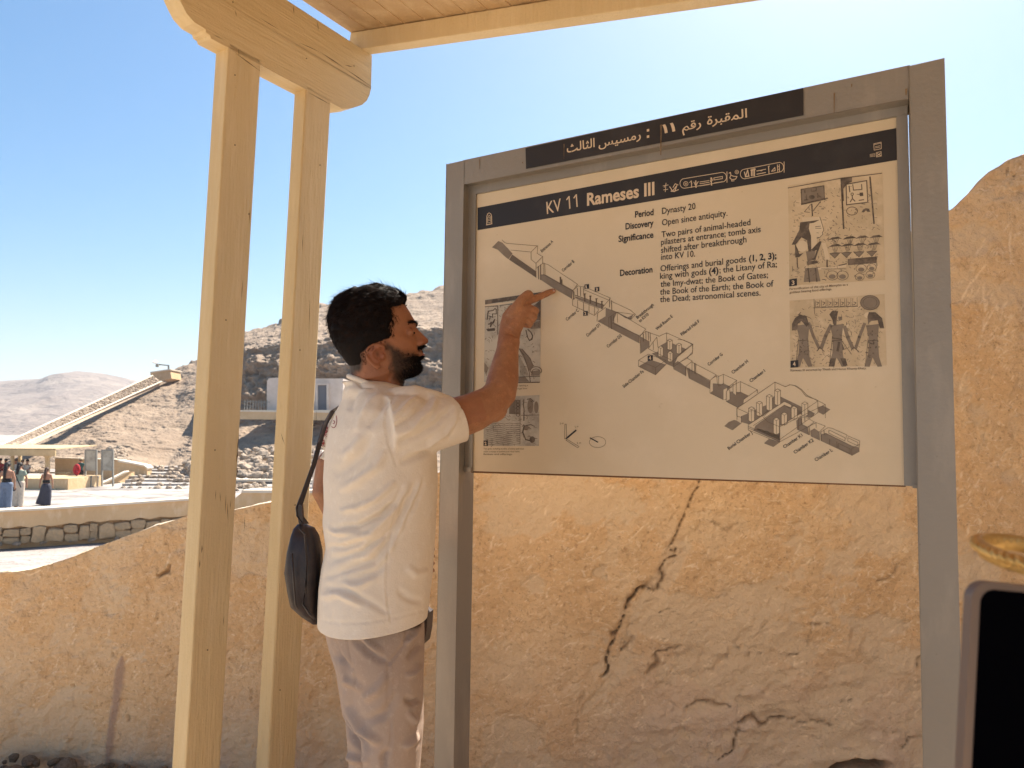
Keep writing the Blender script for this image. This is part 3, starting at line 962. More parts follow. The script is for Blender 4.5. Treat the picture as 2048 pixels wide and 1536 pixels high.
# ------------------------------------------------------------------ timber shelter over the sign
M['paint'] = mat('cream_painted_timber', (0.67, 0.505, 0.275), 0.62,
    [(1.4, 6, (0.62, 0.46, 0.24), 0.4, 0.7, (3, 3, .5)), (9, 8, (0.70, 0.54, 0.31), 0.5, 0.72, (3, 3, .35)),
     (34, 6, (0.26, 0.165, 0.08), 0.70, 0.80, (2.2, 2.2, .4)), (90, 4, (0.36, 0.24, 0.11), 0.68, 0.82)],
    [(30, 6, 0.004, (4, 4, .3)), (9, 4, 0.004), (120, 3, .0012)], spec=.35)
M['beam'] = mat('cream_painted_beam', (0.67, 0.505, 0.275), 0.62,
    [(1.4, 6, (0.62, 0.46, 0.24), 0.4, 0.7, (.5, 3, 3)), (9, 8, (0.70, 0.54, 0.31), 0.5, 0.72, (.35, 3, 3)),
     (34, 6, (0.26, 0.165, 0.08), 0.68, 0.80, (.3, 2.2, 2.2)), (90, 4, (0.36, 0.24, 0.11), 0.68, 0.82)],
    [(30, 6, 0.004, (.3, 4, 4)), (9, 4, 0.004), (120, 3, .0012)], spec=.35, rot=math.atan2(.848, .53))
M['plank'] = mat('roof_boards', (0.52, 0.35, 0.18), 0.75,
    [(2.5, 6, (0.42, 0.27, 0.135), 0.42, 0.7), (12, 7, (0.60, 0.43, 0.24), 0.52, 0.74), (30, 6, (0.22, 0.13, 0.06), 0.66, 0.76)],
    [(26, 6, 0.006), (90, 3, .002)])
M['ink0'] = mat('rusty_nail', (.06, .03, .018), .7)
BD = nrm(V(.53, .848, 0))                 # direction the carved beam runs, away from the camera
BA = V(-BD[1], BD[0], 0)                  # to its left, away
SP0 = at(457, 95, 2.30)
sp = lambda x, y, off=0.0: onplane(x, y, SP0 + BA * off, BA)
sh = empty('timber_shelter', (SP0[0], SP0[1], 0), 'cream painted timber sun shelter with paired posts, carved beam and boarded roof over the sign', 'shelter')

def bevel(o, w=0.004, seg=2):
    md = o.modifiers.new('bevel', 'BEVEL'); md.width = w; md.segments = seg; md.limit_method = 'ANGLE'
    return o

def post(topmid, botmid, topright, botright, wnar):
    a0, a1 = sp(*topmid), sp(*botmid)
    b0, b1 = sp(*topright), sp(*botright)
    k = (0 - a1[2]) / (a0[2] - a1[2]); a1 = a1 + (a0 - a1) * k
    k = (0 - b1[2]) / (b0[2] - b1[2]); b1 = b1 + (b0 - b1) * k
    # run the top up inside the beam
    b0 = V(*(b0[:2]), 0) + V(0, 0, a0[2])
    up = V(0, 0, .02)
    b = MB()
    n = 14
    A = [a1 + (a0 + up - a1) * t for t in np.linspace(0, 1, n)]
    B = [b1 + (b0 + up - b1) * t for t in np.linspace(0, 1, n)]
    secs = [np.array([A[i], B[i], B[i] + BA * wnar, A[i] + BA * wnar]) for i in range(n)]
    o = loft(secs).build('post', M['paint'], sh)
    return bevel(o, .005)
post((457, 95), (370.5, 1536), (521.5, 146), (440.5, 1536), .068)
post((612, 180), (536, 1536), (662, 215), (590.5, 1536), .064)

Z2 = lambda X, Y: (300 + X / 2.926, Y / 2.926)
prof = [sp(*Z2(x, y)) for x, y in ((185, 0), (215, 58), (262, 112), (325, 150), (331, 172), (352, 186), (358, 206), (460, 262))]
end = [sp(*Z2(x, y)) for x, y in ((1128, 655), (1185, 648), (1240, 630), (1268, 605), (1284, 572), (1294, 530))]
ztop = sp(*Z2(1290, 325))[2]
zbot = (prof[-1][2] + end[0][2]) / 2
zcr = sp(*Z2(1290, 517))[2]
prof = [V(p[0], p[1], p[2] + (zbot - prof[-1][2])) for p in prof]
end = [V(p[0], p[1], p[2] + (zbot - end[0][2])) for p in end]
pend = sp(*Z2(1290, 420)); pend = V(end[-1][0], end[-1][1], 0)
first = prof[0]
hz = zcr - .002
start_lo = [first - BD * .035 + V(0, 0, .05), first - BD * .045 + V(0, 0, .12)]
start_lo = [p for p in start_lo if p[2] < hz - .01] 
low = [V(pend[0], pend[1], hz)] + end[::-1] + prof[::-1] + start_lo
low += [V(low[-1][0], low[-1][1], hz)] if low[-1][2] < hz - .012 else []
TB = .069
MB().prism(low, BA * TB).build('carved_beam', M['beam'], sh)
bevel(sh.children[-1], .003)
L0 = V(low[-1][0], low[-1][1], zcr + .0015)
L1 = V(pend[0], pend[1], zcr + .0015)
top = MB().prism([L0, L1 - BD * .004, L1 - BD * .004 + V(0, 0, ztop - zcr), L0 + V(0, 0, ztop - zcr)], BA * (TB - .002)).build('beam_cap', M['beam'], sh)
bevel(top, .003)

# roof: fascia beam and boards sloping down to the right
A0 = sp(741, 110)
B0d = ray(1535, 0)
SV = V(BD[1], -BD[0], 0)                  # horizontal, to the right
# vertical plane through A0 along SV
B0 = onplane(1535, 0, A0, BD)
RV = nrm(B0 - A0)                         # fascia direction including its slope
RN = nrm(np.cross(RV, BD)); RN = RN if RN[2] > 0 else -RN
LEN = 3.3
fw, fh = .055, .075
fo = A0 - RV * .075 - BD * fw + RN * .0
o = MB().box(fo, RV * (LEN + .075), BD * fw, RN * fh).build('fascia', M['paint'], sh); bevel(o, .004)
# roof boards run along BD, toward the camera, each one a piece
pw_, gap = .0935, .005
ro = fo + RN * (fh + .002) - RV * .004
for k in range(35):
    c = ro + RV * (k * (pw_ + gap))
    back = 3.1 + .0 * k
    o = MB().box(c + BD * (fw + .005 + RNG.uniform(-.002, .002)), RV * pw_, -BD * back, RN * .022).build('plank', M['plank'], sh)
    o.location.z += RNG.uniform(0, .003)
# paint cracks, chipped edges and nail heads on the timber
tc_ = MB()
def sliver(x0, y0, x1, y1, w, off=-.0006):
    L = math.hypot(x1 - x0, y1 - y0); nx, ny = -(y1 - y0) / L * w / 2, (x1 - x0) / L * w / 2
    xm, ym = (x0 + x1) / 2 + RNG.normal() * w * .4, (y0 + y1) / 2
    tc_.prism([sp(x0, y0, off), sp(xm + nx, ym + ny, off), sp(x1, y1, off), sp(xm - nx, ym - ny, off)], BA * .0004)
for q in ((744, 174, 690, 137, 1.2), (690, 137, 640, 104, 1.6), (640, 104, 598, 85, 1.0), (560, 60, 520, 36, 1.0), (663, 210, 616, 184, 1.2), (522, 143, 470, 105, 1.4), (587, 12, 588, 28, 1.2), (634, 42, 637, 62, 1.0), (466, 2, 467, 6, 2.4), (471, 20, 473, 34, .9), (477, 98, 478, 112, .8),
          (478, 870, 474, 905, 1.6), (475, 900, 473, 925, 2.6), (474, 935, 473, 952, 2.2), (452, 990, 451, 1028, .8), (455, 1005, 456, 1040, .9), (462, 1000, 461, 1018, .7), (432, 980, 431, 1000, .7), (440, 985, 441, 1003, .7), (486, 560, 483, 600, .8), (490, 1030, 489, 1060, .6),
          (448, 1230, 447, 1252, .8), (404, 1090, 403, 1106, 1.8), (400, 1120, 399, 1136, 1.4), (620, 600, 618, 660, .6), (633, 820, 632, 850, .7), (562, 866, 570, 890, .8), (500, 420, 499, 446, .9), (606, 470, 605, 500, .6), (690, 130, 705, 134, 1.4)):
    sliver(*q)
tc_.build('paint_crack', mat('exposed_dark_wood', (.10, .055, .028), .85), sh)
for x, y in ((613, 117), (708, 132), (498, 428), (470, 290), (640, 330), (452, 640), (600, 700), (430, 900), (590, 1010), (395 + 20, 1300), (560, 1380), (470, 150)):
    nb_ = MB(); nb_.ball(sp(x, y, -.0004), (.0022, .0022, .0022), 8, 6); nb_.build('nail', M['ink0'], sh)
# rafters above the boards and a rear beam with its posts behind the camera
for dd in (1.5, 3.0):
    q = fo - BD * (dd - fw) - RN * 0.0
    o = MB().box(q - RN * .002 * 0, RV * LEN, BD * fw, RN * fh).build('purlin', M['paint'], sh)
for (ss, dd) in ((2.95, .10), (2.95, 2.9), (.12, 2.9)):
    q = A0 + RV * ss - BD * dd
    MB().box(V(q[0], q[1], 0), SV * .1, BD * .07, V(0, 0, q[2] - .002)).build('post', M['paint'], sh)

# ------------------------------------------------------------------ the sign
BU, BN = nrm(V(.875, -.485, 0)), nrm(V(.485, .875, 0))    # right along the board; away from the camera
BP0 = at(1110, 581, 2.06)
bp = lambda x, y, off=0.0: onplane(x, y, BP0 + BN * off, BN)
M['frame'] = mat('grey_steel_frame', (0.28, 0.25, 0.215), 0.46,
    [(1.2, 6, (0.25, 0.215, 0.175), 0.4, 0.7, (1, 1, .6)), (6, 6, (0.36, 0.31, 0.255), 0.52, 0.75, (2, 2, .5)), (70, 4, (0.20, 0.16, 0.13), 0.7, 0.8)],
    [(20, 5, .0015), (120, 3, .0006)], metal=.25, spec=.5)
M['panel'] = mat('cream_sign_panel', (0.66, 0.525, 0.35), 0.34,
    [(1.6, 6, (0.61, 0.48, 0.315), 0.42, 0.72), (7, 7, (0.69, 0.555, 0.385), 0.5, 0.74), (60, 5, (0.45, 0.32, 0.19), 0.70, 0.80), (110, 3, (0.30, 0.2, 0.12), 0.765, 0.80)],
    [(15, 4, .0006)], spec=.45)
M['ink'] = mat('black_print', (0.024, 0.020, 0.020), 0.45, [(6, 6, (0.045, 0.038, 0.036), 0.5, 0.75), (90, 4, (.12, .09, .07), .74, .8)], spec=.4)
M['grey'] = mat('grey_print', (0.215, 0.165, 0.12), 0.5, [(30, 4, (0.25, .2, .15), .4, .7)])
M['line'] = mat('fine_line_print', (0.13, 0.09, 0.06), 0.5)
M['lightink'] = mat('cream_print', (0.66, 0.50, 0.34), 0.45)
M['halftone'] = mat('photo_print', (0.60, 0.46, 0.295), 0.5, [(9, 8, (0.50, 0.385, 0.245), 0.42, 0.62), (28, 8, (0.66, 0.52, 0.35), 0.52, 0.72), (60, 5, (.40, .30, .19), .62, .75)])
M['halftone2'] = mat('grey_photo_print', (0.52, 0.455, 0.36), 0.5, [(12, 8, (0.30, 0.26, 0.21), 0.42, 0.64), (40, 6, (0.54, 0.47, 0.37), 0.52, 0.72)])
M['midink'] = mat('mid_grey_print', (0.10, 0.075, 0.055), 0.5, [(50, 5, (0.20, .15, .11), .45, .65)])

sg = empty('information_sign', tuple(V(BP0[0], BP0[1], 0)), 'grey framed cream information board with a tomb plan, photographs and the title Rameses III', 'sign')
FT = -.037       # the frame face stands this far in front of the panel
DEPTH = .085
def fpoly(name, pts, off, depth, m, parent=sg, bv=.003):
    o = MB().prism([bp(x, y, off) for x, y in pts], BN * depth).build(name, m, parent)
    return bevel(o, bv, 3) if bv else o
def down(x0, y0, x1, y1, off):
    """continue the edge through two pixels down to the ground"""
    a, b = bp(x0, y0, off), bp(x1, y1, off)
    k = a[2] / (a[2] - b[2])
    return a + (b - a) * k
# posts from ground to the top rail
for (tl, bl, tr, br) in (((893, 329), (869, 1536), (927.3, 322), (906, 1536)), ((1817, 133), (1848.5, 1536), (1887, 118), (1925, 1536))):
    a, b = bp(*tl, FT), bp(*tr, FT)
    c, d = down(*tl, *bl, FT), down(*tr, *br, FT)
    o = MB().prism([c, d, b, a], BN * DEPTH).build('post', M['frame'], sg); bevel(o, .005, 3)
fpoly('top_rail', [(927.6, 322), (1816.7, 133.2), (1816.7, 199), (927.6, 367)], FT + .0015, DEPTH - .003, M['frame'])
# inner frame around the panel
fpoly('inner_frame', [(930, 368), (1815, 201), (1815, 228.5), (952, 388), (944, 942), (930, 941)], -.006, .02, M['frame'], bv=.0015)
fpoly('inner_frame', [(1793, 229), (1815, 226), (1835, 973), (1809, 971)], -.006, .02, M['frame'], bv=.0015)
panel = fpoly('panel', [(951, 386), (1794, 227.5), (1810, 971), (943.5, 942)], 0, .006, M['panel'], bv=0)
fpoly('edge_trim', [(943, 941.5), (1811, 970.5), (1811.5, 974), (943, 945.5)], .001, .012, mat('dark_brown_edge', (.16, .075, .035), .7), bv=0)  # thin dark brown strip along the lower edge of the panel
br = fpoly('corner_bracket', [(928, 934), (941, 936), (942, 944), (929, 944)], -.012, .012, M['frame'], bv=.001)
fpoly('corner_bracket', [(1826, 968), (1837, 969), (1837, 976), (1826, 975)], -.008, .012, M['frame'], bv=.001)
# rust runs, scuffs: flat stains on the steel
stn = MB()
for x, y, w, h in ((1667, 186, 3, 40), (1810, 178, 5, 12), (1702, 168, 3, 6), (958, 318, 1.2, 20), (1044, 324, 2, 2.5), (1320, 250, 4, 60), (1127, 288, 2, 30), (1900, 608, 2, 8)):
    stn.prism([bp(x, y, FT - .0012), bp(x + w, y - .3 * w, FT - .0012), bp(x + w * .6, y + h, FT - .0012), bp(x + w * .2, y + h, FT - .0012)], BN * .0004)
stn.build('rust_stain', mat('rust', (.20, .12, .06), .8, [(80, 4, (.3, .22, .14), .4, .7)]), sg)

# ---- printed matter: everything flat lies a fraction of a millimetre proud of the panel
class Print:
    def __init__(s, off):
        s.b = MB(); s.off = off
    def P(s, x, y, lift=0):
        return bp(x, y, s.off - lift)
    def poly(s, pts, lift=0):
        q = [s.P(x, y, lift) for x, y in pts]
        fl = [Vector((np.dot(p - BP0, BU), p[2], 0)) for p in q]
        s.b.add(q, [tuple(t) for t in tessellate_polygon([fl])])
        return s
    def line(s, pts, w=1.0, close=False, lift=0):
        pts = list(pts) + ([pts[0]] if close else [])
        for (x0, y0), (x1, y1) in zip(pts[:-1], pts[1:]):
            dx, dy = x1 - x0, y1 - y0
            L = math.hypot(dx, dy) or 1
            nx, ny = -dy / L * w / 2, dx / L * w / 2
            ex, ey = dx / L * w * .3, dy / L * w * .3
            s.b.add([s.P(x0 + nx - ex, y0 + ny - ey, lift), s.P(x1 + nx + ex, y1 + ny + ey, lift), s.P(x1 - nx + ex, y1 - ny + ey, lift), s.P(x0 - nx - ex, y0 - ny - ey, lift)], [(0, 1, 2, 3)])
        return s
    def ell(s, cx, cy, rx, ry, w=1.0, fill=False, a0=0, a1=360, n=24, skew=0):
        pts = []
        for k in range(n + (0 if fill and a1 - a0 == 360 else 1)):
            a = math.radians(a0 + (a1 - a0) * k / n)
            pts.append((cx + rx * math.cos(a), cy + ry * math.sin(a) + skew * rx * math.cos(a)))
        return s.poly(pts) if fill else s.line(pts, w)
    def build(s, name, m, parent=panel):
        o = s.b.build(name, m, sg if parent is None else parent)
        if name.endswith('_print'): o['kind'] = 'stuff'
        return o

def text(s, x0, y0, x1, y1, h, m, off=-.0012, bold=0.0, name='lettering', align=None, parent=None, xh=.73):
    """lettering on the board; baseline from (x0,y0) to (x1,y1); h = capital height in photo pixels"""
    c = bpy.data.curves.new('t', 'FONT'); c.body = s; c.size = 1.0
    c.offset = bold
    c.resolution_u = 3
    o = bpy.data.objects.new('t', c); COL.objects.link(o)
    dg = bpy.context.evaluated_depsgraph_get()
    me = bpy.data.meshes.new_from_object(o.evaluated_get(dg))
    bpy.data.objects.remove(o)
    co = coords(me)
    if not len(co): return
    xa, xb = co[:, 0].min(), co[:, 0].max()
    f = (co[:, 0] - xa) / (xb - xa)
    px = x0 + (x1 - x0) * f; py = y0 + (y1 - y0) * f
    out = np.zeros_like(co)
    A, B = bp(x0, y0, off), bp(x1, y1, off)
    e = B - A; L = np.linalg.norm(e); e = e / L
    upv = V(0, 0, 1) if abs(e[2]) < .5 and name != 'diag' else None
    # height vector: vertical on the board, sheared with the baseline as the print is
    if name == 'diag':
        w_ = np.cross(BN, e); w_ = w_ if w_[2] > 0 else -w_
    else:
        w_ = V(0, 0, 1)
        w_ = nrm(w_ - e * np.dot(w_, e))
    mid = bp((x0 + x1) / 2, (y0 + y1) / 2, off)
    topm = bp((x0 + x1) / 2, (y0 + y1) / 2 - h, off)
    H = np.linalg.norm(topm - mid) / xh
    for i in range(len(co)):
        out[i] = A + e * (L * f[i]) + w_ * (co[i, 1] * H)
    setco(me, out)
    nm = 'lettering'
    me.materials.clear()
    return mesh(nm, None, None, m, parent or panel, data=me)

k_ = M['ink']; li = M['lightink']
pr = Print(-.0006)
pr.poly([(955, 415.5), (1792.5, 256), (1794, 320), (955, 460.5)])
pr.build('title_band', k_)
tp = MB().prism([bp(x, y, FT - .0012) for x, y in ((1051, 296), (1606.5, 175.5), (1607, 230), (1052, 337.5))], BN * .0009).build('name_strip', k_, sg)
AO = FT - .0018
def artext(s, x0, y0, x1, y1, h, bold=.012): return text(s, x0, y0, x1, y1, h, li, off=AO, bold=bold, parent=tp)
Zs = lambda X, Y: (1020 + X / 3.413, 180 + Y / 3.413)
def ar(s, X0, Y0, X1, Y1, H): a, b = Zs(X0, Y0), Zs(X1, Y1); return artext(s, a[0], a[1], b[0], b[1], H / 3.413)
ar('\uFE9A\uFEDF\uFE8E\uFE9C\uFEDF\uFE8D', 388, 428, 578, 388, 62)
ar('\uFEB2\uFEF4\uFEB4\uFEE3\uFEAD', 605, 392, 893, 330, 56)
ar('\u0661\u0661', 1040, 298, 1128, 280, 64)
ar('\uFEE2\uFED7\uFEAD', 1175, 282, 1305, 248, 56)
ar('\uFE93\uFEAE\uFE92\uFED8\uFEE4\uFEDF\uFE8D', 1345, 238, 1618, 186, 62)
ps = Print(AO)
for X, Y in ((942, 275), (942, 318)):
    x, y = Zs(X, Y); ps.poly([(x - 2.4, y - 2), (x + 2.4, y - 3), (x + 2.4, y + 2), (x - 2.4, y + 3)])
ps.build('lettering', li, tp)

text('KV', 1094, 428, 1123, 421, 26, li, bold=.004); text('\U0001D7E3', 1133.5, 418.8, 1141, 417, 26, li, bold=.002); text('\U0001D7E3', 1148, 415.2, 1155.5, 413.4, 26, li, bold=.002)
text('Rameses III', 1174, 411, 1309, 389, 26, li, bold=.028)
lab = lambda s, x0, y0, x1, y1: text(s, x0, y0, x1, y1, 13, k_, bold=.022)
lab('Period', 1270, 435, 1307, 430); lab('Discovery', 1251, 459, 1307, 451.5); lab('Significance', 1237, 484, 1307, 475); lab('Decoration', 1240, 552, 1305, 544.5)
for s, x0, y0, x1, y1 in (('Dynasty 20', 1324, 428, 1391, 418), ('Open since antiquity.', 1324, 451, 1455, 431.5), ('Two pairs of animal-headed', 1323, 475, 1501, 450),
        ('pilasters at entrance; tomb axis', 1322, 490, 1521.5, 464), ('shifted after breakthrough', 1322, 506, 1493, 484.5), ('into KV 10.', 1322, 520, 1390, 513),
        ('Offerings and burial goods', 1321, 543, 1492, 524), ('king with gods', 1320, 558, 1413, 549), ('; the Litany of Ra;', 1439, 546, 1554, 534),
        ('the Imy-dwat; the Book of Gates;', 1321, 574, 1536, 555.5), ('the Book of the Earth; the Book of', 1320, 589.5, 1547, 573), ('the Dead; astronomical scenes.', 1320, 604.5, 1521, 591)):
    text(s, x0, y0, x1, y1, 13, k_, bold=.006)
text('(1, 2, 3);', 1498, 523, 1553, 517, 13, k_, bold=.026); text('(4)', 1418, 548.5, 1437, 546.5, 13, k_, bold=.026)
for s, x0, y0, x1, y1 in (('Entrance A', 1084, 505, 1107, 484), ('Corridor B', 1126, 544, 1149, 524), ('Corridor C', 1134, 642, 1158, 622), ('Corridor D1', 1175, 674, 1201, 651),
        ('Corridor D2', 1216, 696, 1244, 673), ('Breakthrough', 1275, 638, 1308, 611), ('to KV10', 1280, 645, 1298, 630), ('Well Room E', 1314, 661, 1346, 634), ('Pillared Hall F', 1364, 672, 1400, 644),
        ('Corridor G', 1418, 732, 1446, 710), ('Chamber H', 1466, 748, 1497, 724), ('Chamber I', 1502, 765, 1531, 743), ('Side-Chamber Fa', 1248, 776, 1288, 744),
        ('Burial Chamber J', 1458, 900, 1505, 867), ('Chamber K1', 1569, 897, 1606, 872), ('Chamber K2', 1590, 908, 1628, 882), ('Chamber L', 1632, 923, 1666, 902)):
    text(s, x0, y0, x1, y1, 6.8, k_, name='diag', bold=.012)
for s, x0, y0, x1, y1 in (('Personification of the city of Memphis as a', 1579, 580, 1696, 571), ('goddess bearing food offerings.', 1579, 587, 1664, 580),
        ('Rameses III escorted by Thoth and Horus Khenty-khety.', 1581, 743, 1733, 738.5)):
    text(s, x0, y0, x1, y1, 4.6, M['line'], bold=.006)
for s, x0, y0, x1, y1 in (('Two gods, including bundles of stems and vases', 967, 899, 1048, 899), ('under a canopy of symbols and ritual items.', 967, 904.5, 1040, 904.5), ('Baskets and offerings.', 967, 910, 1025, 910),
                          ('Side opening a', 1028, 773, 1056, 772), ('storage box.', 1028, 779, 1055, 778)):
    text(s, x0, y0, x1, y1, 3.6, M['line'])

# hieroglyph strip in the title band (line drawn)
g = Print(-.0012)
H7 = lambda X, Y: (1020 + X / 3.413, 180 + Y / 3.413)
def hl(pts, w=1.1, close=False): g.line([H7(*p) for p in pts], w, close)
hl([(1065, 635), (1060, 695)]); hl([(1045, 655), (1080, 648)]); hl([(1048, 682), (1078, 677)]); hl([(1052, 665), (1064, 645)])
hl([(1090, 660), (1110, 690), (1140, 650), (1125, 690), (1150, 680)], 1.6); hl([(1100, 690), (1125, 692)], 2.4); hl([(1112, 665), (1128, 640), (1148, 648)], 1.4)
def cart(x0, y0, x1, y1, h):
    n = 8
    pts = []
    dx, dy = x1 - x0, y1 - y0
    for k in range(n + 1):
        a = math.pi / 2 + math.pi * k / n
        pts.append((x0 + h * .9 + h * .9 * math.cos(a), y0 + dy * .05 + -h * math.sin(a)))
    for k in range(n + 1):
        a = -math.pi / 2 + math.pi * k / n
        pts.append((x1 - h * .9 + h * .9 * math.cos(a), y1 - h * math.sin(a)))
    hl(pts, 1.2, True)
    hl([(x1 + 3, y1 - h - 4), (x1 + 3, y1 + h + 2)], 1.3)
cart(1160, 640, 1478, 595, 33); cart(1572, 576, 1868, 527, 33)
for (cx, cy, r) in ((1200, 640, 15), (1200, 640, 5), (1548, 560, 12), (1548, 560, 4)):
    hl([(cx + r * math.cos(a / 8 * math.pi), cy + r * math.sin(a / 8 * math.pi)) for a in range(17)], 1.2)
hl([(1238, 620), (1240, 665)], 1.6); hl([(1225, 632), (1238, 620), (1242, 640)], 1.2); hl([(1255, 628), (1268, 655), (1285, 625)], 1.4); hl([(1268, 620), (1270, 665)], 2.4)
hl([(1296, 628), (1360, 618)], 1.2); hl([(1296, 640), (1360, 630)], 1.2); hl([(1296, 655), (1360, 645)], 1.2); hl([(1372, 600), (1376, 650)], 2.2); hl([(1368, 625), (1376, 598), (1384, 620)], 1.2)
hl([(1392, 600), (1450, 590), (1450, 605), (1392, 614)], 1.3, True); hl([(1395, 635), (1450, 626)], 1.6)
hl([(1495, 568), (1505, 562), (1508, 580), (1500, 600), (1515, 612), (1540, 608), (1550, 590), (1530, 590), (1508, 582)], 1.5); hl([(1515, 612), (1512, 622), (1530, 620)], 1.3)
hl([(1600, 560), (1608, 590), (1622, 545), (1630, 590)], 1.8); hl([(1606, 592), (1632, 588)], 2.2)
for x in (1648, 1658, 1668): hl([(x, 550 - (x - 1648) * .1), (x + 1, 586)], 2.0)
hl([(1644, 548), (1674, 543)], 2); hl([(1644, 540), (1674, 536)], 1.2)
hl([(1684, 553), (1745, 541)], 1.5); hl([(1684, 575), (1745, 563)], 1.5); hl([(1700, 548), (1715, 552), (1730, 544)], 1.2)
hl([(1765, 520), (1768, 572)], 1.6); hl([(1762, 524), (1772, 518)], 1.4); hl([(1785, 555), (1808, 528), (1810, 550)], 1.4, True); hl([(1825, 510), (1828, 558)], 1.4); hl([(1838, 508), (1840, 556)], 1.4); hl([(1825, 525), (1838, 522)], 1.2); hl([(1826, 542), (1839, 540)], 1.2)
# small emblems at both ends of the band
E5 = lambda X, Y: (940 + X / 4.096, 380 + Y / 4.096)
def el(pts, w=.9, close=False): g.line([E5(*p) for p in pts], w, close)
el([(137, 280), (138, 215), (145, 195), (157, 187), (170, 195), (177, 215), (178, 275)], 1.3); el([(134, 286), (180, 276)], 1.6); el([(145, 270), (145, 225), (157, 205), (170, 222), (170, 265)], .8, True)
el([(150, 240), (166, 236)]); el([(150, 252), (166, 248)]); el([(152, 226), (164, 223)])
R6 = lambda X, Y: (1440 + X / 5.12, 230 + Y / 5.12)
def rl_(pts, w=.9, close=False): g.line([R6(*p) for p in pts], w, close)
rl_([(1575, 295), (1650, 278), (1652, 345), (1578, 360)], 1, True); rl_([(1575, 305), (1650, 288)], .8); rl_([(1590, 325), (1640, 315)], .8); rl_([(1588, 338), (1640, 328)], .8)
rl_([(1600, 385), (1650, 375), (1652, 420), (1602, 430)], 1, True); rl_([(1608, 395), (1645, 415)], 1.4); rl_([(1608, 420), (1645, 388)], 1.2)
for y in (400, 412, 424): rl_([(1535, y + 4), (1590, y - 4)], .8)
g.build('emblem_print', li)

# ---- tomb plan --------------------------------------------------------------
fillp, linp, whp = Print(-.0006), Print(-.0012), Print(-.0009)
def Q(mapf):
    return (lambda *p: fillp.poly([mapf(*q) for q in p])), (lambda *p, w=.75, c=False: linp.line([mapf(*q) for q in p], w, c)), (lambda *p: whp.poly([mapf(*q) for q in p]))
fl, ln, wh = Q(E5)
fl((180, 470), (232, 418), (266, 432), (348, 520), (315, 568), (280, 540), (228, 490))
fl((345, 530), (540, 665), (540, 715), (320, 570))
fl((578, 690), (620, 695), (845, 820), (835, 892), (660, 790), (578, 735))
fl((860, 870), (1100, 945), (1085, 975), (1050, 965), (870, 890))
fl((1112, 965), (1205, 1000), (1170, 1080), (1390, 1195), (1390, 1258), (1160, 1138), (1045, 1075), (1110, 1035))
fl((1395, 1200), (1470, 1240), (1470, 1285), (1400, 1340))
fl((1380, 1445), (1475, 1390), (1605, 1430), (1520, 1515))
fl((1560, 1275), (1620, 1240), (1775, 1305), (1700, 1370), (1665, 1450), (1610, 1425), (1490, 1340), (1550, 1320))
for t in range(9):
    a = t / 8
    ln((345 + 195 * a * 0 + a * -25, 530 + a * 40), (540, 667 + a * 48), w=.5)
ln((262, 408), (285, 432), (300, 437), (555, 458), (550, 520), (595, 545), (595, 600)); ln((335, 492), (500, 508), (550, 458)); ln((500, 508), (500, 570), (540, 600), (595, 545)); ln((540, 600), (540, 718))
ln((545, 640), (600, 598), (600, 700)); ln((560, 625), (562, 730), w=1.4); ln((578, 612), (578, 735), w=1.6); ln((612, 600), (614, 700), w=1.0)
ln((600, 598), (640, 612), (880, 772), (845, 822)); ln((600, 690), (850, 832), w=.9); ln((740, 715), (742, 765), w=3); ln((752, 735), (753, 770), w=2)
ln((835, 892), (835, 830), (885, 785), (930, 795), (930, 870)); ln((850, 835), (850, 895), w=2); ln((880, 805), (880, 870), w=1); ln((905, 795), (906, 868), w=1)
ln((930, 790), (1150, 885), (1100, 945)); ln((930, 815), (1130, 900)); 
for x, y in ((940, 850), (985, 868), (1035, 890), (1080, 912)): ln((x, y), (x, y + 60), w=2.2); ln((x - 8, y + 2), (x + 10, y), w=1.2)
ln((840, 895), (840, 945), (1020, 1028), (1050, 990), (1050, 970)); ln((840, 895), (870, 880)); ln((880, 905), (882, 962)); ln((930, 920), (930, 990), w=1); ln((975, 935), (975, 1005)); ln((1020, 955), (1020, 1028)); ln((880, 900), (1050, 970), w=.6)
ln((862, 862), (1100, 945), w=1.4)
ln((1040, 1075), (1045, 1010), (1110, 962)); ln((1145, 888), (1142, 960), w=1.3); ln((1160, 905), (1160, 985), w=1.3); ln((1160, 912), (1315, 985), (1355, 1020), (1320, 1060), (1165, 985)); ln((1210, 1000), (1345, 1020), w=.7)
fl((1212, 1010), (1290, 1045), (1340, 1018), (1318, 1062), (1270, 1048))
ln((1135, 1045), (1205, 1000), (1210, 1085)); ln((1135, 1045), (1138, 1135)); ln((1155, 1035), (1158, 1138), w=1.6); ln((1175, 1030), (1178, 1085), w=1.2)
ln((1205, 1000), (1440, 1140), (1395, 1195)); ln((1165, 1090), (1395, 1197), w=.9)
ln((1395, 1340), (1395, 1190), (1440, 1158), (1545, 1195)); ln((1420, 1180), (1420, 1240), w=1.4); ln((1440, 1160), (1442, 1235), w=1); ln((1460, 1165), (1462, 1230), w=1); ln((1475, 1170), (1478, 1240), w=1)
ln((1460, 1300), (1530, 1205), (1540, 1290)); ln((1500, 1240), (1502, 1310)); ln((1545, 1200), (1610, 1170), (1825, 1265), (1822, 1340), (1665, 1450), (1665, 1395), (1825, 1265)); ln((1610, 1170), (1612, 1250)); ln((1460, 1300), (1560, 1350), (1665, 1400))
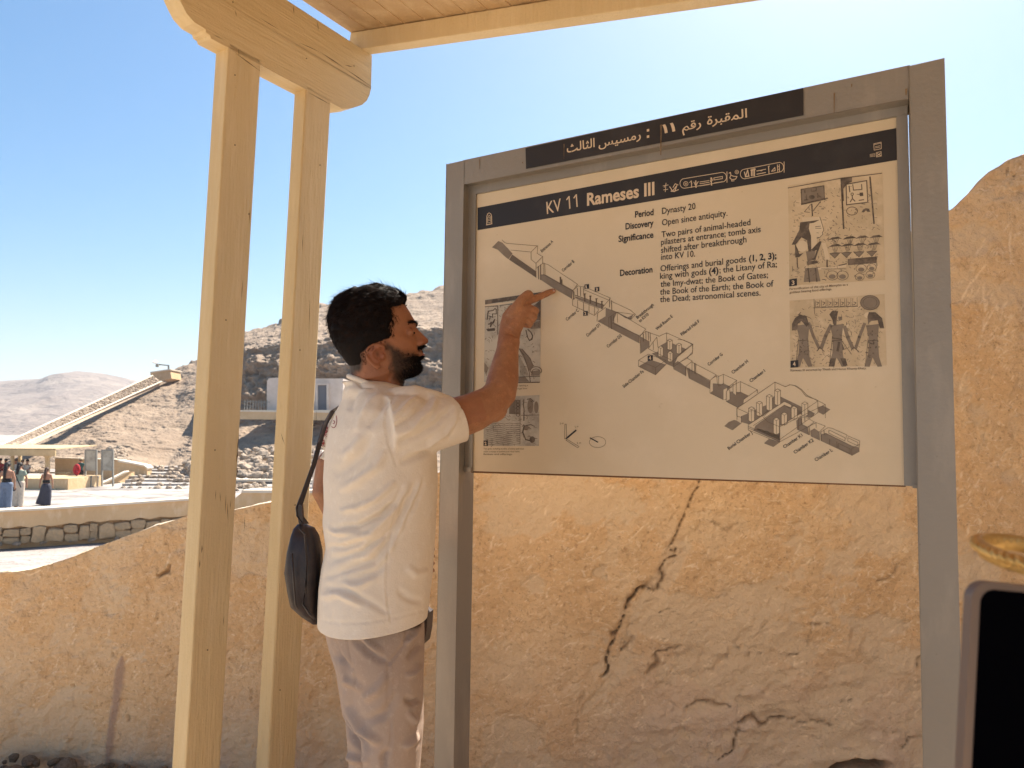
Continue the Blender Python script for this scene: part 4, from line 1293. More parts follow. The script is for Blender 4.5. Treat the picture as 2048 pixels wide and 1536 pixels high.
def pil(x, y, w, h, f=None):
    """isometric pillar: top centre x,y"""
    wh((x - w, y), (x, y + w * .5), (x, y + w * .5 + h), (x - w, y + h)); wh((x, y + w * .5), (x + w, y), (x + w, y + h), (x, y + w * .5 + h)); wh((x - w, y), (x, y - w * .5), (x + w, y), (x, y + w * .5))
    ln((x - w, y), (x, y - w * .5), (x + w, y), (x, y + w * .5), c=True); ln((x - w, y), (x - w, y + h), (x, y + w * .5 + h), (x + w, y + h), (x + w, y)); ln((x, y + w * .5), (x, y + w * .5 + h))
for x, y in ((1637, 1232), (1712, 1265), (1562, 1288), (1640, 1330)): pil(x, y, 20, 70)
ln((1380, 1445), (1380, 1395), (1460, 1345), (1605, 1395), (1605, 1430), (1520, 1515), (1520, 1455), (1605, 1395)); ln((1380, 1395), (1520, 1455)); ln((1380, 1445), (1520, 1515))
# second half, read from a closer enlargement
G6 = lambda X, Y: (1360 + X / 8.533, 680 + Y / 8.533)
fl, ln, wh = Q(G6)
fl((-40, 360), (0, 380), (95, 455), (95, 615), (0, 560), (-110, 500), (-130, 420))
fl((110, 470), (510, 700), (510, 838), (150, 655))
fl((510, 905), (565, 740), (740, 755), (860, 800), (810, 860), (790, 1020), (740, 1020))
fl((790, 1050), (860, 880), (1030, 890), (1165, 960), (1090, 1020), (1080, 1090), (990, 1155))
ln((-40, -10), (60, 0), (215, 70), (215, 200), (120, 310), (0, 380)); ln((215, 70), (0, 230)); ln((120, 310), (210, 360), (95, 455)); ln((205, 360), (205, 550)); ln((250, 395), (250, 575), w=1.2); ln((268, 400), (268, 580))
ln((215, 385), (620, 595), (515, 690)); ln((110, 470), (510, 690)); ln((100, 455), (100, 615), w=1.3); ln((155, 480), (155, 640), w=1.2)
ln((510, 905), (515, 690)); ln((515, 690), (560, 650), (625, 612), (640, 760)); ln((640, 610), (665, 620), (740, 585), (970, 690), (800, 820)); ln((740, 585), (742, 745), (660, 790)); ln((660, 620), (660, 785)); ln((742, 745), (880, 810))
wh((515, 735), (560, 740), (560, 870), (515, 900)); wh((742, 850), (800, 820), (800, 1000), (742, 1020)); wh((790, 880), (850, 850), (850, 1010), (790, 1045)); wh((905, 790), (958, 780), (958, 940), (905, 900))
ln((790, 1050), (790, 880), (905, 770), (1030, 710), (1320, 850), (1090, 1010)); ln((1030, 710), (1030, 885), (960, 935)); ln((960, 690), (960, 940)); ln((905, 755), (905, 900)); ln((1320, 850), (1320, 900)); ln((1030, 885), (1165, 955)); ln((850, 850), (850, 1010))
ln((510, 905), (740, 1020)); ln((790, 1050), (990, 1155))
# burial chamber
fl((1165, 1250), (1240, 1205), (1500, 1100), (1600, 960), (1700, 960), (1890, 1050), (2300, 1250), (2280, 1300), (2200, 1330), (1900, 1200), (1780, 1110), (1180, 1440), (1040, 1400), (1045, 1300))
fl((1290, 1460), (1780, 1110), (2060, 1210), (2060, 1260), (1700, 1470), (1700, 1740), (1620, 1700), (1250, 1545))
ln((970, 1165), (1620, 720), (1800, 800), (1870, 762), (1960, 780), (2060, 850), (2150, 960), (2300, 1010), (2480, 1100), (2480, 1330)); ln((1620, 720), (1620, 860)); ln((970, 1165), (970, 1300), (1045, 1320)); ln((970, 1165), (1165, 1250)); ln((1045, 1300), (1045, 1420))
ln((1165, 1215), (1240, 1205), (1350, 1240), (1500, 1400), (1700, 1480)); ln((1700, 1480), (2480, 1100)); ln((1700, 1480), (1705, 1740)); ln((1165, 1440), (1165, 1500), (1700, 1740), (2300, 1420))
wh((1180, 1440), (1780, 1050), (1900, 1110), (1890, 1150), (1780, 1110), (1250, 1460)); ln((1180, 1440), (1780, 1050), (1990, 1150)); ln((1250, 1462), (1780, 1110), (1890, 1155))
for k in range(5): ln((1410 + k * 22, 1280 - k * 22), (1450 + k * 18, 1300 - k * 20), w=1.1)
for x, y, h in ((1220, 1165, 210), (1355, 1070, 210), (1525, 955, 230), (1665, 860, 235), (1950, 1150, 180), (1780, 1260, 170), (1645, 1350, 240), (2130, 1080, 200)): pil(x, y, 50, h)
fl((755, 1470), (830, 1400), (920, 1365), (965, 1375), (1045, 1425), (900, 1540), (870, 1530))
S7 = lambda X, Y: (1200 + X / 3.103, 740 + Y / 3.103)
fl, ln, wh = Q(S7)
fl((1355, 230), (1385, 222), (1430, 245), (1385, 278), (1355, 262)); fl((1018, 455), (1050, 425), (1118, 448), (1075, 478)); fl((1055, 405), (1108, 388), (1112, 432), (1058, 410)); fl((975, 360), (1100, 400), (1090, 420), (975, 375))
ln((850, 238), (1085, 76), (1150, 103), (1180, 92), (1215, 98), (1250, 120), (1285, 158), (1352, 192), (1352, 265), (1115, 432), (1112, 355), (1352, 192)); ln((920, 350), (1110, 432)); ln((850, 238), (850, 310)); ln((920, 340), (920, 372), (1050, 425))
fl((1218, 315), (1245, 290), (1258, 340), (1290, 358), (1298, 405), (1222, 370)); fl((1305, 378), (1330, 362), (1362, 385), (1365, 438), (1308, 412)); fl((1370, 400), (1400, 392), (1560, 470), (1605, 480), (1608, 508), (1565, 532), (1370, 440))
ln((1245, 290), (1285, 298), (1330, 322), (1290, 356), (1258, 340)); ln((1250, 292), (1252, 340), w=1.2); ln((1270, 296), (1272, 320), w=1); ln((1298, 350), (1340, 326), (1398, 348), (1362, 384)); ln((1340, 326), (1342, 358)); ln((1298, 350), (1300, 402), w=1.1); ln((1232, 300), (1232, 372), w=1.2)
ln((1370, 385), (1415, 358), (1440, 362), (1530, 402), (1525, 430)); ln((1420, 372), (1520, 420), (1520, 440), (1420, 392), (1420, 372)); ln((1535, 408), (1612, 440), (1610, 468)); ln((1538, 420), (1600, 450), (1600, 470), (1538, 442), (1538, 420)); ln((1370, 385), (1372, 438), w=1.2); ln((1390, 375), (1392, 400), w=1.2)
ln((1425, 430), (1425, 460), w=1.2); ln((1470, 445), (1472, 482), w=1.2); ln((1480, 455), (1552, 490), (1552, 520), (1482, 486), (1480, 455)); ln((1562, 532), (1562, 488), (1608, 462), (1608, 508)); ln((1400, 392), (1560, 470))
# scale bars and compass
C6 = lambda X, Y: (940 + X / 6.827, 740 + Y / 6.827)
fl, ln, wh = Q(C6)
ln((1295, 740), (1315, 740), (1318, 935), (1290, 940), c=True); ln((1310, 960), (1330, 950), (1490, 1045), (1470, 1062), c=True)
fillp2 = Print(-.0013); fillp2.line([C6(1315, 935), C6(1445, 825)], 3.2); fillp2.line([C6(1640, 928), C6(1745, 985)], 2.2); fillp2.build('scale_bar', k_)
linp.ell(*C6(1742, 985), 16.5, 11, .7)
fillp.build('floor_print', M['grey']); whp.build('pillar_print', M['panel']); linp.build('line_print', M['line'])
text('5 m', 1120, 849, 1127, 848, 4, M['line']); text('5 m', 1150, 856, 1157, 854, 4, M['line']); text('5 m', 1154, 888, 1162, 887, 4, M['line'])
sq = Print(-.0014)
for x, y, s_ in ((1173.5, 573, 9), (1194, 578.5, 9), (1171, 627, 9), (1300.5, 716, 10.5)):
    sq.poly([(x - s_ / 2, y - s_ / 2 + .5), (x + s_ / 2, y - s_ / 2 - .5), (x + s_ / 2, y + s_ / 2 - .5), (x - s_ / 2, y + s_ / 2 + .5)])
sq.poly([(1578.5, 559), (1594, 556.5), (1594, 571), (1578.5, 573)]); sq.poly([(1581, 721.5), (1596.5, 720), (1597, 734), (1581, 735.5)]); sq.poly([(967, 881), (976, 881), (976, 892), (967, 892)])
sq.build('number_print', k_)
for s, x, y, h in (('1', 1171.5, 577, 6.5), ('3', 1191.5, 582, 6.5), ('2', 1168.7, 630.5, 6.5), ('4', 1297.8, 720, 7.5), ('3', 1583.5, 570, 9), ('4', 1586, 732.5, 9), ('2', 969, 890.5, 7)):
    text(s, x, y, x + h * (.35 if s == '1' else .62), y - .6, h, li, off=-.0019, bold=.02)

# ---- the four photographs printed on the board (plain generic figures)
ph1, ph2 = Print(-.0006), Print(-.0006)
ph1.poly([(1576, 371), (1765, 343), (1770, 560), (1579, 571)])
ph1.poly([(1579, 601.5), (1769, 588), (1773.5, 731), (1581, 736)])
ph2.poly([(970, 600), (1082, 584), (1080, 764), (968, 764)]); ph2.poly([(968, 795), (1079, 790), (1078, 892), (967, 892)])
ph1.build('photo_print', M['halftone']); ph2.build('photo_print', M['halftone2'])
D_ = Print(-.0012); W_ = Print(-.0010); G_ = Print(-.0011)
K4 = lambda X, Y: (1540 + X / 6.827, 340 + Y / 6.827)
d4 = lambda *p, w=1.0, c=False: D_.line([K4(*q) for q in p], w, c)
f4 = lambda *p: D_.poly([K4(*q) for q in p])
w4 = lambda *p: W_.poly([K4(*q) for q in p])
m4 = lambda *p: G_.poly([K4(*q) for q in p])
d4((248, 245), (960, 115), (1525, 45), w=1.6); m4((425, 265), (735, 215), (745, 385), (435, 470)); d4((425, 265), (735, 215), (745, 385), (435, 470), w=2, c=True); d4((430, 470), (740, 400), (785, 385), w=2.4)
d4((475, 280), (478, 310), w=2.5); d4((560, 250), (565, 290), (630, 285), (632, 245), w=1.6); d4((500, 340), (500, 410), w=2); D_.ell(*K4(570, 370), 6, 4.2, fill=True); d4((650, 320), (655, 375), w=2.5); d4((660, 345), (700, 375), w=3); d4((470, 410), (520, 405), w=2)
d4((570, 465), (580, 625), w=2.6); d4((690, 430), (590, 555), w=1.6); d4((555, 470), (470, 570), (540, 580), w=1)
f4((960, 110), (1120, 90), (1120, 160), (1050, 190), (1000, 260), (1010, 420), (990, 430)); d4((975, 200), (1005, 800), w=3.2); d4((1365, 95), (1420, 730), w=3.2)
w4((1045, 195), (1320, 145), (1340, 440), (1050, 470)); d4((1040, 195), (1320, 145), (1335, 440), (1045, 475), w=2, c=True)
d4((1080, 220), (1090, 300), w=2.2); d4((1130, 200), (1140, 275), (1255, 265), (1250, 195), w=1.8); D_.ell(*K4(1122, 330), 2.4, 2.4, 1.4); d4((1122, 350), (1125, 390), (1095, 435), w=2); d4((1125, 390), (1160, 425), w=2); f4((1222, 310), (1270, 305), (1275, 355), (1225, 355)); d4((1215, 415), (1280, 405), w=2)
D_.ell(*K4(1120, 560), 11, 8, 1.2); f4((1250, 580), (1270, 540), (1310, 520), (1350, 530), (1370, 570), (1330, 572), (1310, 550), (1290, 572))
# seated generic attendant with headdress
w4((430, 650), (680, 640), (735, 820), (720, 900), (640, 930), (640, 1000), (560, 1100), (520, 900)); d4((680, 640), (715, 750), (735, 825), (715, 850), (720, 880), (680, 920), (640, 935), w=1)
f4((412, 715), (680, 680), (600, 720), (540, 730), (530, 800), (560, 900), (565, 1110), (525, 1115), (505, 960), (430, 920), (350, 1020), (295, 1020), (400, 820))
W_.ell(*K4(470, 860), 8, 11, fill=True); W_.ell(*K4(440, 1040), 11, 11, fill=True); d4((620, 775), (690, 765), w=1.2); d4((620, 795), (700, 795), w=1)
f4((340, 1000), (380, 1080), (400, 1150), (460, 1130), (400, 1190), (345, 1195)); f4((560, 1090), (680, 970), (705, 980), (620, 1220), (520, 1250), (515, 1210), (600, 1200), (640, 1090), (590, 1110))
w4((700, 990), (760, 1000), (820, 1220), (760, 1240), (740, 1140)); m4((490, 1110), (620, 1100), (600, 1230), (510, 1240)); m4((480, 1340), (650, 1330), (690, 1520), (460, 1530)); d4((520, 1340), (540, 1530), w=2.5); d4((620, 1340), (640, 1520), w=3); f4((500, 1250), (640, 1235), (660, 1270), (510, 1300))
w4((440, 1170), (500, 1330), (860, 1330), (1040, 1290), (1040, 1320), (840, 1350), (700, 1360), (500, 1350)); d4((940, 1305), (1045, 1280), w=2.2); d4((700, 1350), (1040, 1350), w=1); d4((780, 1230), (780, 1320), w=3); d4((370, 1200), (375, 1330), w=2.2)
for r, (yy, xs_) in enumerate(((930, (890, 1090, 1260, 1450)), (1030, (890, 1060, 1230, 1420)))):
    for i, xx in enumerate(xs_):
        y_ = yy - i * 8
        f4((xx - 95, y_ + 25), (xx - 40, y_ - 10), (xx + 40, y_ - 20), (xx + 95, y_ + 10), (xx + 50, y_ + 8), (xx - 40, y_ + 18))
        for q in (-45, -15, 15, 45): d4((xx + q, y_ + 5), (xx + q * .35, y_ + 85), w=.7)
for i, xx in enumerate((885, 1045, 1215, 1390)):
    G_.poly([K4(xx - 70, 1140 - i * 8), K4(xx, 1120 - i * 8), K4(xx + 70, 1130 - i * 8), K4(xx, 1200 - i * 8)])
    d4((xx - 70, 1140 - i * 8), (xx + 70, 1130 - i * 8), (xx, 1205 - i * 8), w=1, c=True)
f4((1060, 1215), (1460, 1180), (1455, 1270), (1065, 1300))
for (xx, yy, r) in ((850, 1440, 11.5), (990, 1440, 11.5), (1245, 1345, 10.5), (1390, 1330, 9), (1225, 1460, 9), (1370, 1430, 9)): D_.ell(*K4(xx, yy), r, r * .8, .9); G_.ell(*K4(xx, yy + 15), r * .6, r * .4, fill=True)
K5 = lambda X, Y: (1540 + X / 6.827, 560 + Y / 6.827)
d4 = lambda *p, w=1.0, c=False: D_.line([K5(*q) for q in p], w, c)
f4 = lambda *p: D_.poly([K5(*q) for q in p])
w4 = lambda *p: W_.poly([K5(*q) for q in p])
m4 = lambda *p: G_.poly([K5(*q) for q in p])
for cx, hd in ((450, 0), (910, 1), (1400, 2)):
    m4((cx - 90, 620), (cx + 90, 600), (cx + 70, 800), (cx + 90, 1050), (cx + 130, 1180), (cx + 70, 1185), (cx, 1060), (cx - 40, 1185), (cx - 110, 1180), (cx - 60, 1000), (cx - 50, 800))
    d4((cx - 60, 800), (cx - 100, 1180), w=1); d4((cx - 60, 830), (cx + 70, 820), w=1.4)
f4((300, 600), (340, 520), (410, 470), (500, 500), (530, 600), (500, 640), (430, 560), (380, 600), (370, 680), (300, 690)); d4((460, 480), (560, 525), w=1)
f4((810, 470), (850, 420), (930, 425), (915, 500), (905, 620), (870, 620), (850, 540)); m4((930, 500), (985, 500), (985, 545), (940, 560))
f4((1350, 440), (1440, 440), (1530, 520), (1560, 660), (1500, 660), (1470, 550), (1380, 560), (1340, 600), (1330, 500)); W_.ell(*K5(1340, 480), 8, 6, fill=True)
for k in range(26):
    xx, yy = 1310 + RNG.random() * 170, 680 + RNG.random() * 380
    D_.ell(*K5(xx, yy), 1.6, 1.6, fill=True, n=6); 
    xx, yy = 400 + RNG.random() * 130, 800 + RNG.random() * 240
    D_.ell(*K5(xx, yy), 1.3, 1.3, fill=True, n=6)
G_.ell(*K5(1365, 310), 19, 14.5, fill=True); D_.ell(*K5(1365, 310), 19, 14.5, 1.2); D_.ell(*K5(1365, 310), 14, 11, .8)
def arm5(pts, w): G_.line([K5(*q) for q in pts], w)
arm5([(530, 590), (590, 760), (670, 930)], 6); arm5([(830, 620), (760, 760), (700, 930)], 7); arm5([(1020, 640), (1060, 780), (1130, 930)], 7); arm5([(1290, 600), (1220, 780), (1170, 930)], 6)
d4((640, 970), (680, 920), (740, 975), w=1.6); d4((1110, 960), (1140, 920), (1210, 975), w=1.6)
w4((880, 780), (1060, 600), (1080, 610), (960, 800)); w4((860, 830), (960, 830), (1000, 1060), (830, 1060)); f4((930, 840), (960, 850), (940, 980), (905, 970)); f4((980, 850), (1020, 950), (990, 960)); d4((850, 790), (980, 810), w=2); d4((980, 830), (1110, 1010), w=1)
f4((800, 1180), (830, 1070), (900, 1070), (880, 1180)); f4((960, 1070), (1030, 1070), (1060, 1170), (1000, 1170))
for k in range(7):
    xx = 620 + k * 85
    d4((xx, 280 - k * 5), (xx, 370 - k * 2), (xx + 60, 365 - k * 2), (xx + 60, 270 - k * 5), w=.8)
    d4((xx + 15, 300), (xx + 45, 310), (xx + 20, 340), w=1.2)
d4((600, 260), (610, 460), w=1); d4((610, 380), (1200, 360), w=1)
K1 = lambda X, Y: (960 + X / 7.315, 580 + Y / 7.315)
d4 = lambda *p, w=1.0, c=False: D_.line([K1(*q) for q in p], w, c)
f4 = lambda *p: D_.poly([K1(*q) for q in p])
w4 = lambda *p: W_.poly([K1(*q) for q in p])
m4 = lambda *p: G_.poly([K1(*q) for q in p])
f4((75, 150), (895, 30), (895, 90), (75, 210)); w4((75, 215), (890, 110), (888, 140), (75, 240)); d4((75, 245), (260, 232), (258, 650), w=1.6); d4((290, 228), (560, 190), w=1.2)
d4((105, 430), (120, 310), (190, 300), (220, 270), (240, 290), w=2); d4((130, 380), (190, 400), (180, 350), (240, 350), (235, 280), w=1.6); d4((120, 500), (200, 480), (215, 430), (150, 540), (170, 470), (140, 500), w=2.2)
f4((95, 570), (215, 555), (220, 595), (110, 605)); f4((780, 235), (890, 140), (885, 440), (820, 440)); m4((740, 500), (885, 440), (885, 560), (740, 570)); d4((800, 490), (802, 530), w=2.4); d4((855, 485), (858, 530), w=2.4)
d4((672, 590), (695, 690), (725, 740), (760, 720), (770, 670), (745, 620), (700, 575), w=2.2)
m4((560, 850), (620, 860), (740, 1000), (780, 1110), (720, 1190), (640, 1000)); d4((575, 860), (640, 950), (720, 1200), (735, 1340), w=1.6); d4((620, 870), (730, 1000), (780, 1110), w=1.2)
for k in range(7): d4((560 + k * 18, 930 + k * 35), (600 + k * 18, 1250), w=.6)
D_.ell(*K1(820, 1180), 11, 8, 1.4, a0=150, a1=390); D_.ell(*K1(820, 1200), 8, 6, 1.2, a0=150, a1=390); m4((750, 1190), (870, 1170), (870, 1250), (750, 1255)); m4((520, 1275), (660, 1268), (720, 1340), (520, 1345)); d4((520, 1275), (870, 1262), w=1.6); d4((520, 1355), (870, 1350), w=2)
m4((65, 1060), (125, 1140), (90, 1240), (62, 1180))
K2 = lambda X, Y: (940 + X / 6.827, 740 + Y / 6.827)
d4 = lambda *p, w=1.0, c=False: D_.line([K2(*q) for q in p], w, c)
m4 = lambda *p: G_.poly([K2(*q) for q in p])
for k in range(11):
    y_ = 730 + k * 28
    d4((230, y_), (300, y_ + 8), (380, y_ - 6), (470, y_ + 8), (540, y_ - 6), (600, y_ + 4), (680, y_ - 4), w=.8)
m4((540, 400), (690, 410), (690, 610), (530, 600)); 
for k in range(5): d4((560 + k * 14, 410), (550 + k * 14, 600), w=.8); D_.ell(*K2(655, 430 + 45 * k), 3.4, 3, 1.2)
d4((685, 400), (682, 1010), w=1); d4((735, 400), (730, 480), (738, 540), (735, 690), w=2.2); d4((700, 618), (945, 614), w=1.2); G_.ell(*K2(825, 490), 6, 15, fill=True); G_.ell(*K2(905, 510), 4.5, 12, fill=True)
d4((780, 400), (830, 390), (870, 430), w=1.6); D_.ell(*K2(850, 950), 5.5, 6.5, fill=True); d4((740, 760), (720, 850), (760, 950), (840, 970), w=2.6); G_.ell(*K2(765, 790), 6, 5, fill=True); d4((760, 760), (830, 745), (880, 770), w=1.8)
rs5 = np.random.default_rng(9)
Hh = Print(-.0009)
for (xa, xb, ya, yb, n_) in ((1578, 1764, 372, 560, 420), (1582, 1770, 600, 732, 420), (970, 1079, 600, 762, 200), (969, 1077, 797, 890, 150)):
    for k in range(n_):
        x, y = rs5.uniform(xa, xb - 8), rs5.uniform(ya, yb)
        sl_ = -.15 if ya < 590 and xa > 1500 else -.06
        y = y + sl_ * (x - xa) + (.08 * (xb - xa) if xa > 1500 else 3)
        if not (ya < y < yb): continue
        a = rs5.choice([0.1, 1.5, .7, 2.2]); L = rs5.uniform(1.5, 7)
        (D_ if k % 5 == 0 else Hh).line([(x, y), (x + L * math.cos(a), y + L * math.sin(a) * .8)], rs5.uniform(.5, 1.3))
Hh.build('grey_print', M['grey'])
G_.build('grey_print', M['grey']); W_.build('light_print', M['panel']); D_.build('dark_print', M['midink'])

# ------------------------------------------------------------------ the guide pointing at the plan
def skinmat(name, base, extra=None):
    m = mat(name, base, 0.52, [(14, 5, (base[0] * .78, base[1] * .68, base[2] * .66), 0.42, 0.72), (60, 5, (base[0] * 1.22, base[1] * 1.15, base[2] * 1.1), 0.5, 0.75), (180, 4, (base[0] * .7, base[1] * .6, base[2] * .55), 0.6, 0.75)],
            [(260, 4, .0009), (60, 4, .0012)], spec=.3, attr=extra)
    m.node_tree.nodes["Principled BSDF"].inputs["Subsurface Weight"].default_value = 0.08
    m.node_tree.nodes["Principled BSDF"].inputs["Subsurface Radius"].default_value = (.01, .004, .002)
    return m
M['nail'] = mat('nail', (.55, .33, .25), .35)
M['skin'] = skinmat('tanned_skin', (0.39, 0.185, 0.095), [('red', (0.33, 0.125, 0.068)), ('stubble_and_shade', (0.035, 0.022, 0.017))])
M['hair'] = mat('black_hair', (0.008, 0.006, 0.006), 0.75, [(60, 3, (0.022, 0.012, 0.009), .55, .8)], spec=.12)
M['lock'] = mat('hair_lock', (0.014, 0.009, 0.008), 0.8, [(40, 3, (0.035, 0.019, 0.014), .5, .75)], spec=.03)
M['lip'] = mat('lip', (0.30, 0.11, 0.09), .45)
M['tee'] = mat('cream_cotton', (0.80, 0.70, 0.585), 0.9, [(2.5, 5, (0.76, 0.655, 0.535), .4, .7), (45, 4, (.84, .75, .64), .55, .75)], [(260, 3, .0007), (24, 4, .002)], spec=.15)
M['trouser'] = mat('taupe_cotton', (0.44, 0.335, 0.27), 0.9, [(5, 5, (0.40, 0.30, 0.24), .4, .7), (80, 4, (.50, .39, .315), .55, .75)], [(300, 3, .0006), (20, 4, .002)], spec=.15)
M['leather'] = mat('dark_brown_leather', (0.028, 0.017, 0.016), 0.38, [(18, 5, (0.05, .032, .028), .5, .75)], [(70, 5, .001)], spec=.5)
M['print'] = mat('red_print', (0.30, 0.05, 0.045), .8)
M['shoe'] = mat('dark_shoe', (.05, .04, .035), .6)

man = empty('person', (at(750, 1000, 1.88)[0], 1.88, 0), 'bearded dark haired man in a cream T-shirt and taupe trousers, pointing at the tomb plan', 'person')
HY = 12                                                  # head turned slightly from the camera, degrees
HO = at(640 + 750 / 6.827, 560 + 1050 / 6.827, 1.862)    # ear hole projected to the middle of the head
hu_ = 1.862 / F / 6.827                                  # one unit = one pixel of the enlarged head
th = math.radians(15)
cy_, sy_ = math.cos(math.radians(HY)), math.sin(math.radians(HY))
HF = V(math.cos(th) * cy_, math.cos(th) * sy_, math.sin(th)); HF = nrm(HF)
HR = nrm(V(sy_, -cy_, 0))                                # towards his right ear (the camera side)
HU = nrm(np.cross(HR, HF)); HU = HU if HU[2] > 0 else -HU
def hp(f, h, r): return HO + (HF * f + HU * h + HR * r) * hu_
HA = np.array([HF, HR, HU])

# skull and face: rows from the crown down (h, front, back, half width, front sharpness)
rows = [(880, 60, -60, 90, 1), (865, 230, -190, 215, 1), (830, 350, -270, 280, 1), (770, 460, -340, 330, 1), (690, 530, -390, 365, 1), (600, 580, -425, 388, 1), (500, 612, -445, 396, .95),
        (420, 634, -450, 396, .9), (350, 650, -448, 392, .88), (315, 654, -446, 388, .88), (280, 634, -444, 384, .92), (240, 606, -440, 380, .95), (200, 594, -434, 376, .95), (150, 596, -424, 372, .95), (100, 600, -410, 366, .98),
        (50, 606, -392, 358, 1), (0, 620, -372, 348, 1.05), (-40, 628, -350, 340, 1.1), (-75, 610, -330, 334, 1.1), (-92, 592, -320, 331, 1.1), (-110, 606, -310, 328, 1.1), (-140, 618, -296, 322, 1.12), (-175, 590, -280, 314, 1.12), (-215, 588, -262, 304, 1.15),
        (-260, 602, -245, 290, 1.2), (-305, 590, -232, 268, 1.25), (-345, 540, -222, 236, 1.25), (-375, 440, -214, 190, 1.2), (-390, 330, -205, 130, 1)]
NH = 72
HROWS = np.array(rows, float)
def headsec(h, f, b, w, s):
    c = b + (f - b) * .42
    a = np.arange(NH) / NH * 2 * math.pi
    co, si = np.cos(a), np.sin(a)
    x = np.where(co > 0, c + (f - c) * np.abs(co) ** .95, c + (c - b) * co)
    y = w * np.sign(si) * np.abs(si) ** np.where(co > 0, s * 1.12, .86)
    return x, y
hs = []
hh = np.concatenate([np.linspace(880, 350, 26), np.linspace(340, -390, 60)])
for h in hh:
    v = [np.interp(-h, -HROWS[:, 0], HROWS[:, k]) for k in range(1, 5)]
    x, y = headsec(h, *v)
    # eye socket hollows, cheekbone, temple
    for side in (1, -1):
        g = np.exp(-((h - 215) / 55) ** 2 - ((y * side - 170) / 95) ** 2) * (x > 350)
        x = x - 46 * g
        g = np.exp(-((h - 95) / 75) ** 2 - ((y * side - 255) / 80) ** 2) * (x > 250)
        x = x + 26 * g; y = y + side * 16 * g
        g = np.exp(-((h - 330) / 40) ** 2 - ((y * side - 150) / 110) ** 2) * (x > 350)
        x = x + 26 * g
        g = np.exp(-((h + 60) / 90) ** 2 - ((y * side - 235) / 70) ** 2) * (x > 250)
        x = x - 20 * g
    hs.append(np.array([hp(x[j], h, y[j]) for j in range(NH)]))
HEADGRID = hs
body = loft(hs)
# nose
ns = []
for h, fr, w in ((300, 650, 30), (270, 655, 42), (235, 668, 50), (200, 690, 56), (160, 716, 62), (120, 742, 70), (90, 762, 80), (68, 772, 86), (45, 768, 92), (22, 742, 92), (5, 700, 80), (-5, 650, 60)):
    a = np.arange(24) / 24 * 2 * math.pi
    c0 = 560
    x = c0 + (fr - c0) * np.sign(np.cos(a)) * np.abs(np.cos(a)) ** .7
    y = w * np.sin(a) * (1 if h < 110 else .9)
    ns.append(np.array([hp(x[j], h, y[j]) for j in range(24)]))
t_ = loft(ns); body.add(t_.v, t_.f)
for s_ in (1, -1):
    body.ball(hp(668, 42, 72 * s_), (46 * hu_, 34 * hu_, 36 * hu_), 14, 10, HA)       # alar wing
    body.ball(hp(528, 205, 172 * s_), (62 * hu_, 72 * hu_, 52 * hu_), 16, 12, HA)     # lowered eyelid
body.ball(hp(612, -70, 0), (44 * hu_, 105 * hu_, 22 * hu_), 16, 10, HA)
body.ball(hp(618, -118, 0), (46 * hu_, 95 * hu_, 26 * hu_), 16, 10, HA)
# ears
for s_ in (1, -1):
    er = 358
    E = lambda X, Y, r: HO + (HF * ((X - 750) * math.cos(th) + -(Y - 1050) * math.sin(th)) + HU * (-(X - 750) * math.sin(th) - (Y - 1050) * math.cos(th)) + HR * (r * s_)) * hu_
    rim = [(880, 985), (850, 945), (790, 925), (720, 930), (660, 965), (628, 1020), (628, 1080), (655, 1130), (700, 1175), (745, 1210), (785, 1225), (820, 1210)]
    rr = [er + 20, er + 34, er + 50, er + 66, er + 78, er + 84, er + 80, er + 70, er + 56, er + 44, er + 34, er + 24]
    body.tube([E(x, y, r) for (x, y), r in zip(rim, rr)], [14 * hu_, 17 * hu_] + [18 * hu_] * 6 + [19 * hu_, 26 * hu_, 30 * hu_, 22 * hu_], 10)
    b2 = MB()
    body.ball(E(760, 1070, er + 22), (118 * hu_, 16 * hu_, 120 * hu_), 16, 10, np.array([nrm(HF + HR * -.32 * s_), HR, HU]))
    body.tube([E(820, 960, er + 40), (E(750, 985, er + 58)), E(700, 1040, er + 66), E(720, 1110, er + 60), E(780, 1150, er + 46), E(815, 1120, er + 40)], 13 * hu_, 8)
    body.ball(E(850, 1075, er + 26), (24 * hu_, 18 * hu_, 40 * hu_), 10, 8, HA)
# neck
NK = at(752, 790, 1.885)
body.tube([hp(-60, 60, 0), hp(-20, -180, 0), NK + V(.004, 0, .045), NK + V(-.010, 0, -.03), NK + V(-.02, 0, -.12)], [(.055, .056), (.064, .068), (.064, .070), (.058, .060), (.045, .042)], 24, ref=(1, 0, 0))
body.tube([hp(10, -60, 190), at(815, 806, 1.86)], [.020, .016], 10)
# trunk and legs under the clothes
TC = at(755, 960, 1.88)
FD = nrm(V(math.cos(math.radians(25)), math.sin(math.radians(25)), 0)); RD = V(FD[1], -FD[0], 0)
def ell(c, a, b, n=48, F_=None, R_=None, p=2.3):
    F_ = FD if F_ is None else F_; R_ = RD if R_ is None else R_
    t = np.arange(n) / n * 2 * math.pi
    return np.array([c + F_ * a * np.sign(math.cos(q)) * abs(math.cos(q)) ** (2 / p) + R_ * b * np.sign(math.sin(q)) * abs(math.sin(q)) ** (2 / p) for q in t])
tors = [(800, 712, 806, .075), (820, 700, 825, .11), (845, 690, 838, .14), (880, 682, 850, .165), (920, 672, 856, .17), (970, 668, 856, .165), (1040, 668, 852, .16), (1120, 666, 848, .155), (1200, 660, 842, .165), (1290, 690, 820, .15), (1350, 700, 815, .13)]
CP = math.cos(math.radians(25)); SP_ = math.sin(math.radians(25))
